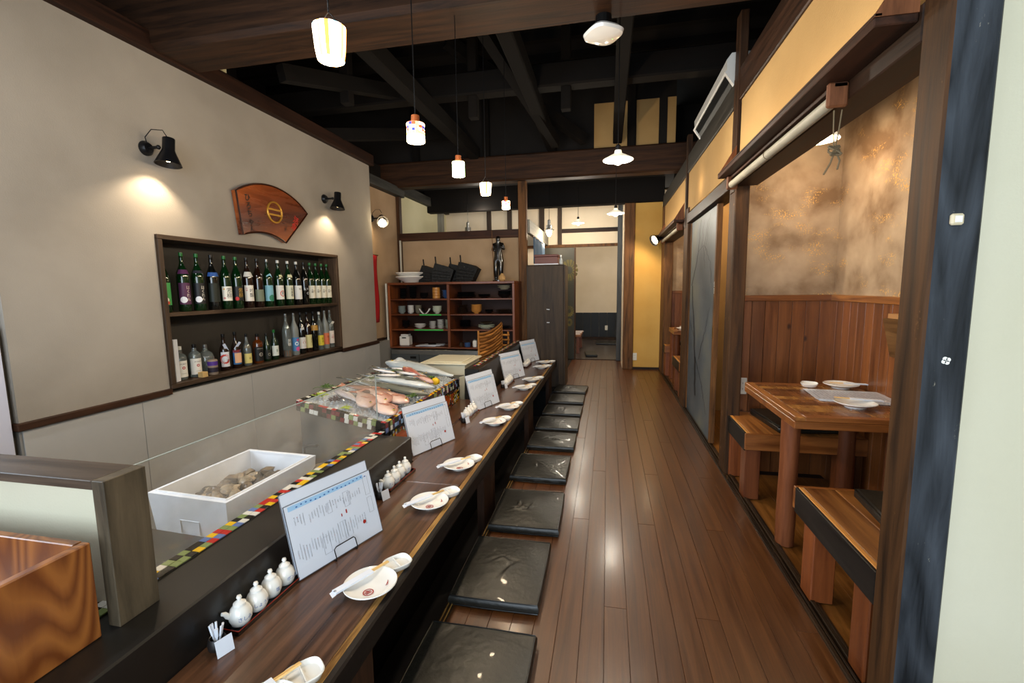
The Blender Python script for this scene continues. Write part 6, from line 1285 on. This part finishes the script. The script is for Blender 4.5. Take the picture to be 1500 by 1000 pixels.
# ------------------------------------------------------------ rolled blinds, rope, air conditioner, access point, switch, far spot lamp
def rolled_blind(label, y0, y1, x, z):
    t = thing('rolled_blind', label, 'blind', (x, y0, z)); L_ = y1 - y0
    MB().cyl((0, .03, 0), (0, L_ - .02, 0), .021, n=18).build('roll', plain('blind_cloth', '#a8a08c', .6, var=.12, bscale=9), t, True); B(-.012, .03, 0, L_, .034, .05, ch=.002).build('head_rail', wood('shelf_dark', '#1a0f09', '#46291a', 'Y', rough=.5), t)
    for y in (0, L_ - .02): B(-.03, .035, y, y + .02, -.03, .052, ch=.006).build('end_bracket', wood('gusset', '#4a2a18', '#8a5534', 'Z', rough=.5), t)
    n = int(L_ / .5)
    for i in range(1, n): MB().tube([(.0235 * math.cos(a), L_ * i / n, .0235 * math.sin(a)) for a in [2 * PI * q / 16 for q in range(16)]], .0015, 5, closed=True).build('tie_cord', plain('rope', '#6f5f45', .8), t)
    return t
rolled_blind('pale rolled blind under the shelf of the near booth opening', 1.84, 3.22, .765, 1.935); rolled_blind('pale rolled blind over the far booth opening', 5.36, 6.9, .765, 1.935)
rp = thing('pull_rope', 'knotted tan rope hanging from the near end of the rolled blind', 'rope', (.775, 1.86, 1.90)); RP = plain('rope', '#6f5f45', .8)
MB().tube([(-.01, 0, 0), (-.008, 0, -.06), (-.004, 0, -.12)], .0022, 6).build('strand', RP, rp, True); MB().tube([(.015, 0, 0), (.01, 0, -.06), (.002, 0, -.12)], .0022, 6).build('strand', RP, rp, True)
MB().tube([(.018 * math.sin(3 * a) , .012 * math.cos(2 * a), -.135 + .018 * math.cos(a * 2 + .5)) for a in [i * .25 for i in range(40)]], .0035, 6).build('knot', RP, rp, True); MB().tube([(0, 0, -.14), (-.012, 0, -.18), (-.03, .0, -.215)], .003, 6).build('tail', RP, rp, True); MB().tube([(.005, 0, -.14), (.018, 0, -.17), (.012, 0, -.20)], .003, 6).build('tail', RP, rp, True)
ac = thing('air_conditioner', 'white wall air conditioner high above the sliding door', 'air conditioner', (.93, 3.40, 2.53)); ACW = plain('ac_plastic', '#c3c3bf', .35)
g = MB().prism([(0, 0), (-.06, .0), (-.175, .17), (-.18, .24), (-.15, .28), (0, .28)], 0, 1.15, 'Y'); g.build('housing', ACW, ac)
th_ = math.atan2(.17, -.115); nx_, nz_ = -math.sin(th_) , math.cos(th_)
def onf(s_, d_): return (-.06 - .115 * s_ - .829 * d_, .17 * s_ - .56 * d_)
ADK = plain('ac_inner_dark', '#0c0d0d', .85, spec=.1)
g = MB().prism([onf(.10, .0005), onf(.95, .0005), onf(.95, .004), onf(.10, .004)], .035, 1.115, 'Y'); g.build('air_outlet', ADK, ac)
for s0, s1, y0_, y1_ in ((.02, .10, 0, 1.15), (.95, 1.02, 0, 1.15), (.10, .95, 0, .035), (.10, .95, 1.115, 1.15)):
    MB().prism([onf(s0, .0), onf(s1, .0), onf(s1, .014), onf(s0, .014)], y0_, y1_, 'Y').build('outlet_frame', ACW, ac)
g = MB().prism([onf(.42, .005), onf(.72, .005), onf(.70, .009), onf(.44, .009)], .05, 1.10, 'Y'); g.build('vane', plain('ac_vane', '#2b2d2b', .6), ac)
ap = thing('access_point', 'white rounded wireless access point under the nearest tie beam', 'access point', (-.04, 2.80, 2.72)); 
g = MB(); rs = []; 
for rr, z in ((.03, .02), (.085, .018), (.10, .002), (.094, -.014), (.05, -.026), (0.001, -.028)):
    rs.append([(rr * abs(math.cos(a)) ** .62 * (1 if math.cos(a) > 0 else -1), rr * abs(math.sin(a)) ** .62 * (1 if math.sin(a) > 0 else -1), z) for a in [2 * PI * k / 32 for k in range(32)]])
g.v = [p for r in rs for p in r]
for i in range(5):
    for k in range(32): g.f.append([i * 32 + k, i * 32 + (k + 1) % 32, (i + 1) * 32 + (k + 1) % 32, (i + 1) * 32 + k]); g.mi.append(0)
g.f.append(list(range(32))); g.mi.append(0); g.build('casing', POR, ap, True, rot=(0, 0, .6)); MB().cyl((0, 0, .02), (0, 0, .092), .045, n=16).build('mount', BLK, ap)
MB().ball((.05, .02, -.022), .004).build('status_led', plain('green_led', '#60ff70', .3, emit='#50ff60', es=3), ap)
sw = thing('push_button', 'small white push button on the front post', 'button', (.845, 1.36, 1.455)); B(-.014, .014, -.012, 0, -.014, .014, ch=.004).build('button_case', plain('button_ivory', '#d8c9a8', .3), sw); B(-.008, .008, -.0145, -.0125, -.008, .008, ch=.001).build('button_face', POR, sw)
gl_ = thing('clover_sticker', 'small white clover shaped sticker on the front post', 'sticker', (.855, 1.359, 1.10)); g = MB()
for a in range(4): g.lathe([(0, 0), (.008, 0), (.008, .0008), (0, .0008)], c=(0, 0, 0), n=10, ax='Y', cap=False); 
g = MB()
for a in range(4):
    cx_, cz_ = .0055 * math.cos(a * PI / 2 + .5), .0055 * math.sin(a * PI / 2 + .5); g.prism([(cx_ + .0055 * math.cos(w), cz_ + .0055 * math.sin(w)) for w in [2 * PI * i / 10 for i in range(10)]], -.001, 0, 'Y')
g.build('sticker_face', POR, gl_)
sp2 = thing('track_spot_lamp', 'black spotlight with warm bulb by the far booth blind', 'lamp', (.70, 6.86, 1.98)); q = Vector((-.72, -.42, -.42)).normalized().to_track_quat('-Z', 'Y').to_matrix().to_4x4()
g = MB().lathe([(0, .09), (.035, .085), (.04, .06), (.045, 0), (.085, -.09), (.083, -.09), (.04, 0), (0, .01)], n=24, cap=False); g.xf(q); g.build('shade', LMP, sp2, True); g = MB().lathe([(0, -.07), (.06, -.07)], n=20, cap=False); g.xf(q); g.build('bulb', BULB, sp2); MB().cyl((0, 0, 0), (.09, 0, .03), .012).build('arm', LMP, sp2)
spot('far_spot_light', (.60, 6.80, 1.90), (.35, 6.9, 1.5), 16, WARM2, 165, .5)
bl = thing('booth_pendant', 'enamel lamp hanging inside the near booth', 'lamp', (1.16, 2.98, 2.105)); MB().lathe([(.10, 0), (.10, .004), (.05, .07), (.02, .08)], n=28, cap=False).build('shade', plain('white_enamel', '#e8e6dc', .3), bl, True); MB().ball((0, 0, .015), .028).build('bulb', BULB, bl, True); MB().cyl((0, 0, .08), (0, 0, .59), .003, n=6).build('cord', BLK, bl)
point('booth_light', (1.16, 2.98, 2.06), 6, WARM2, .04); point('far_booth_light', (1.25, 6.2, 2.0), 9, WARM, .04); point('passage_light', (1.14, 4.3, 2.0), 12, WARM2, .04)
for x, y, p in ((-.5, 9.4, 30), (1.2, 9.8, 25)): point('back_room_light', (x, y, 2.5), p, WHITE, .08)
point('side_room_light', (-2.0, 7.2, 2.5), 8, WHITE, .08)
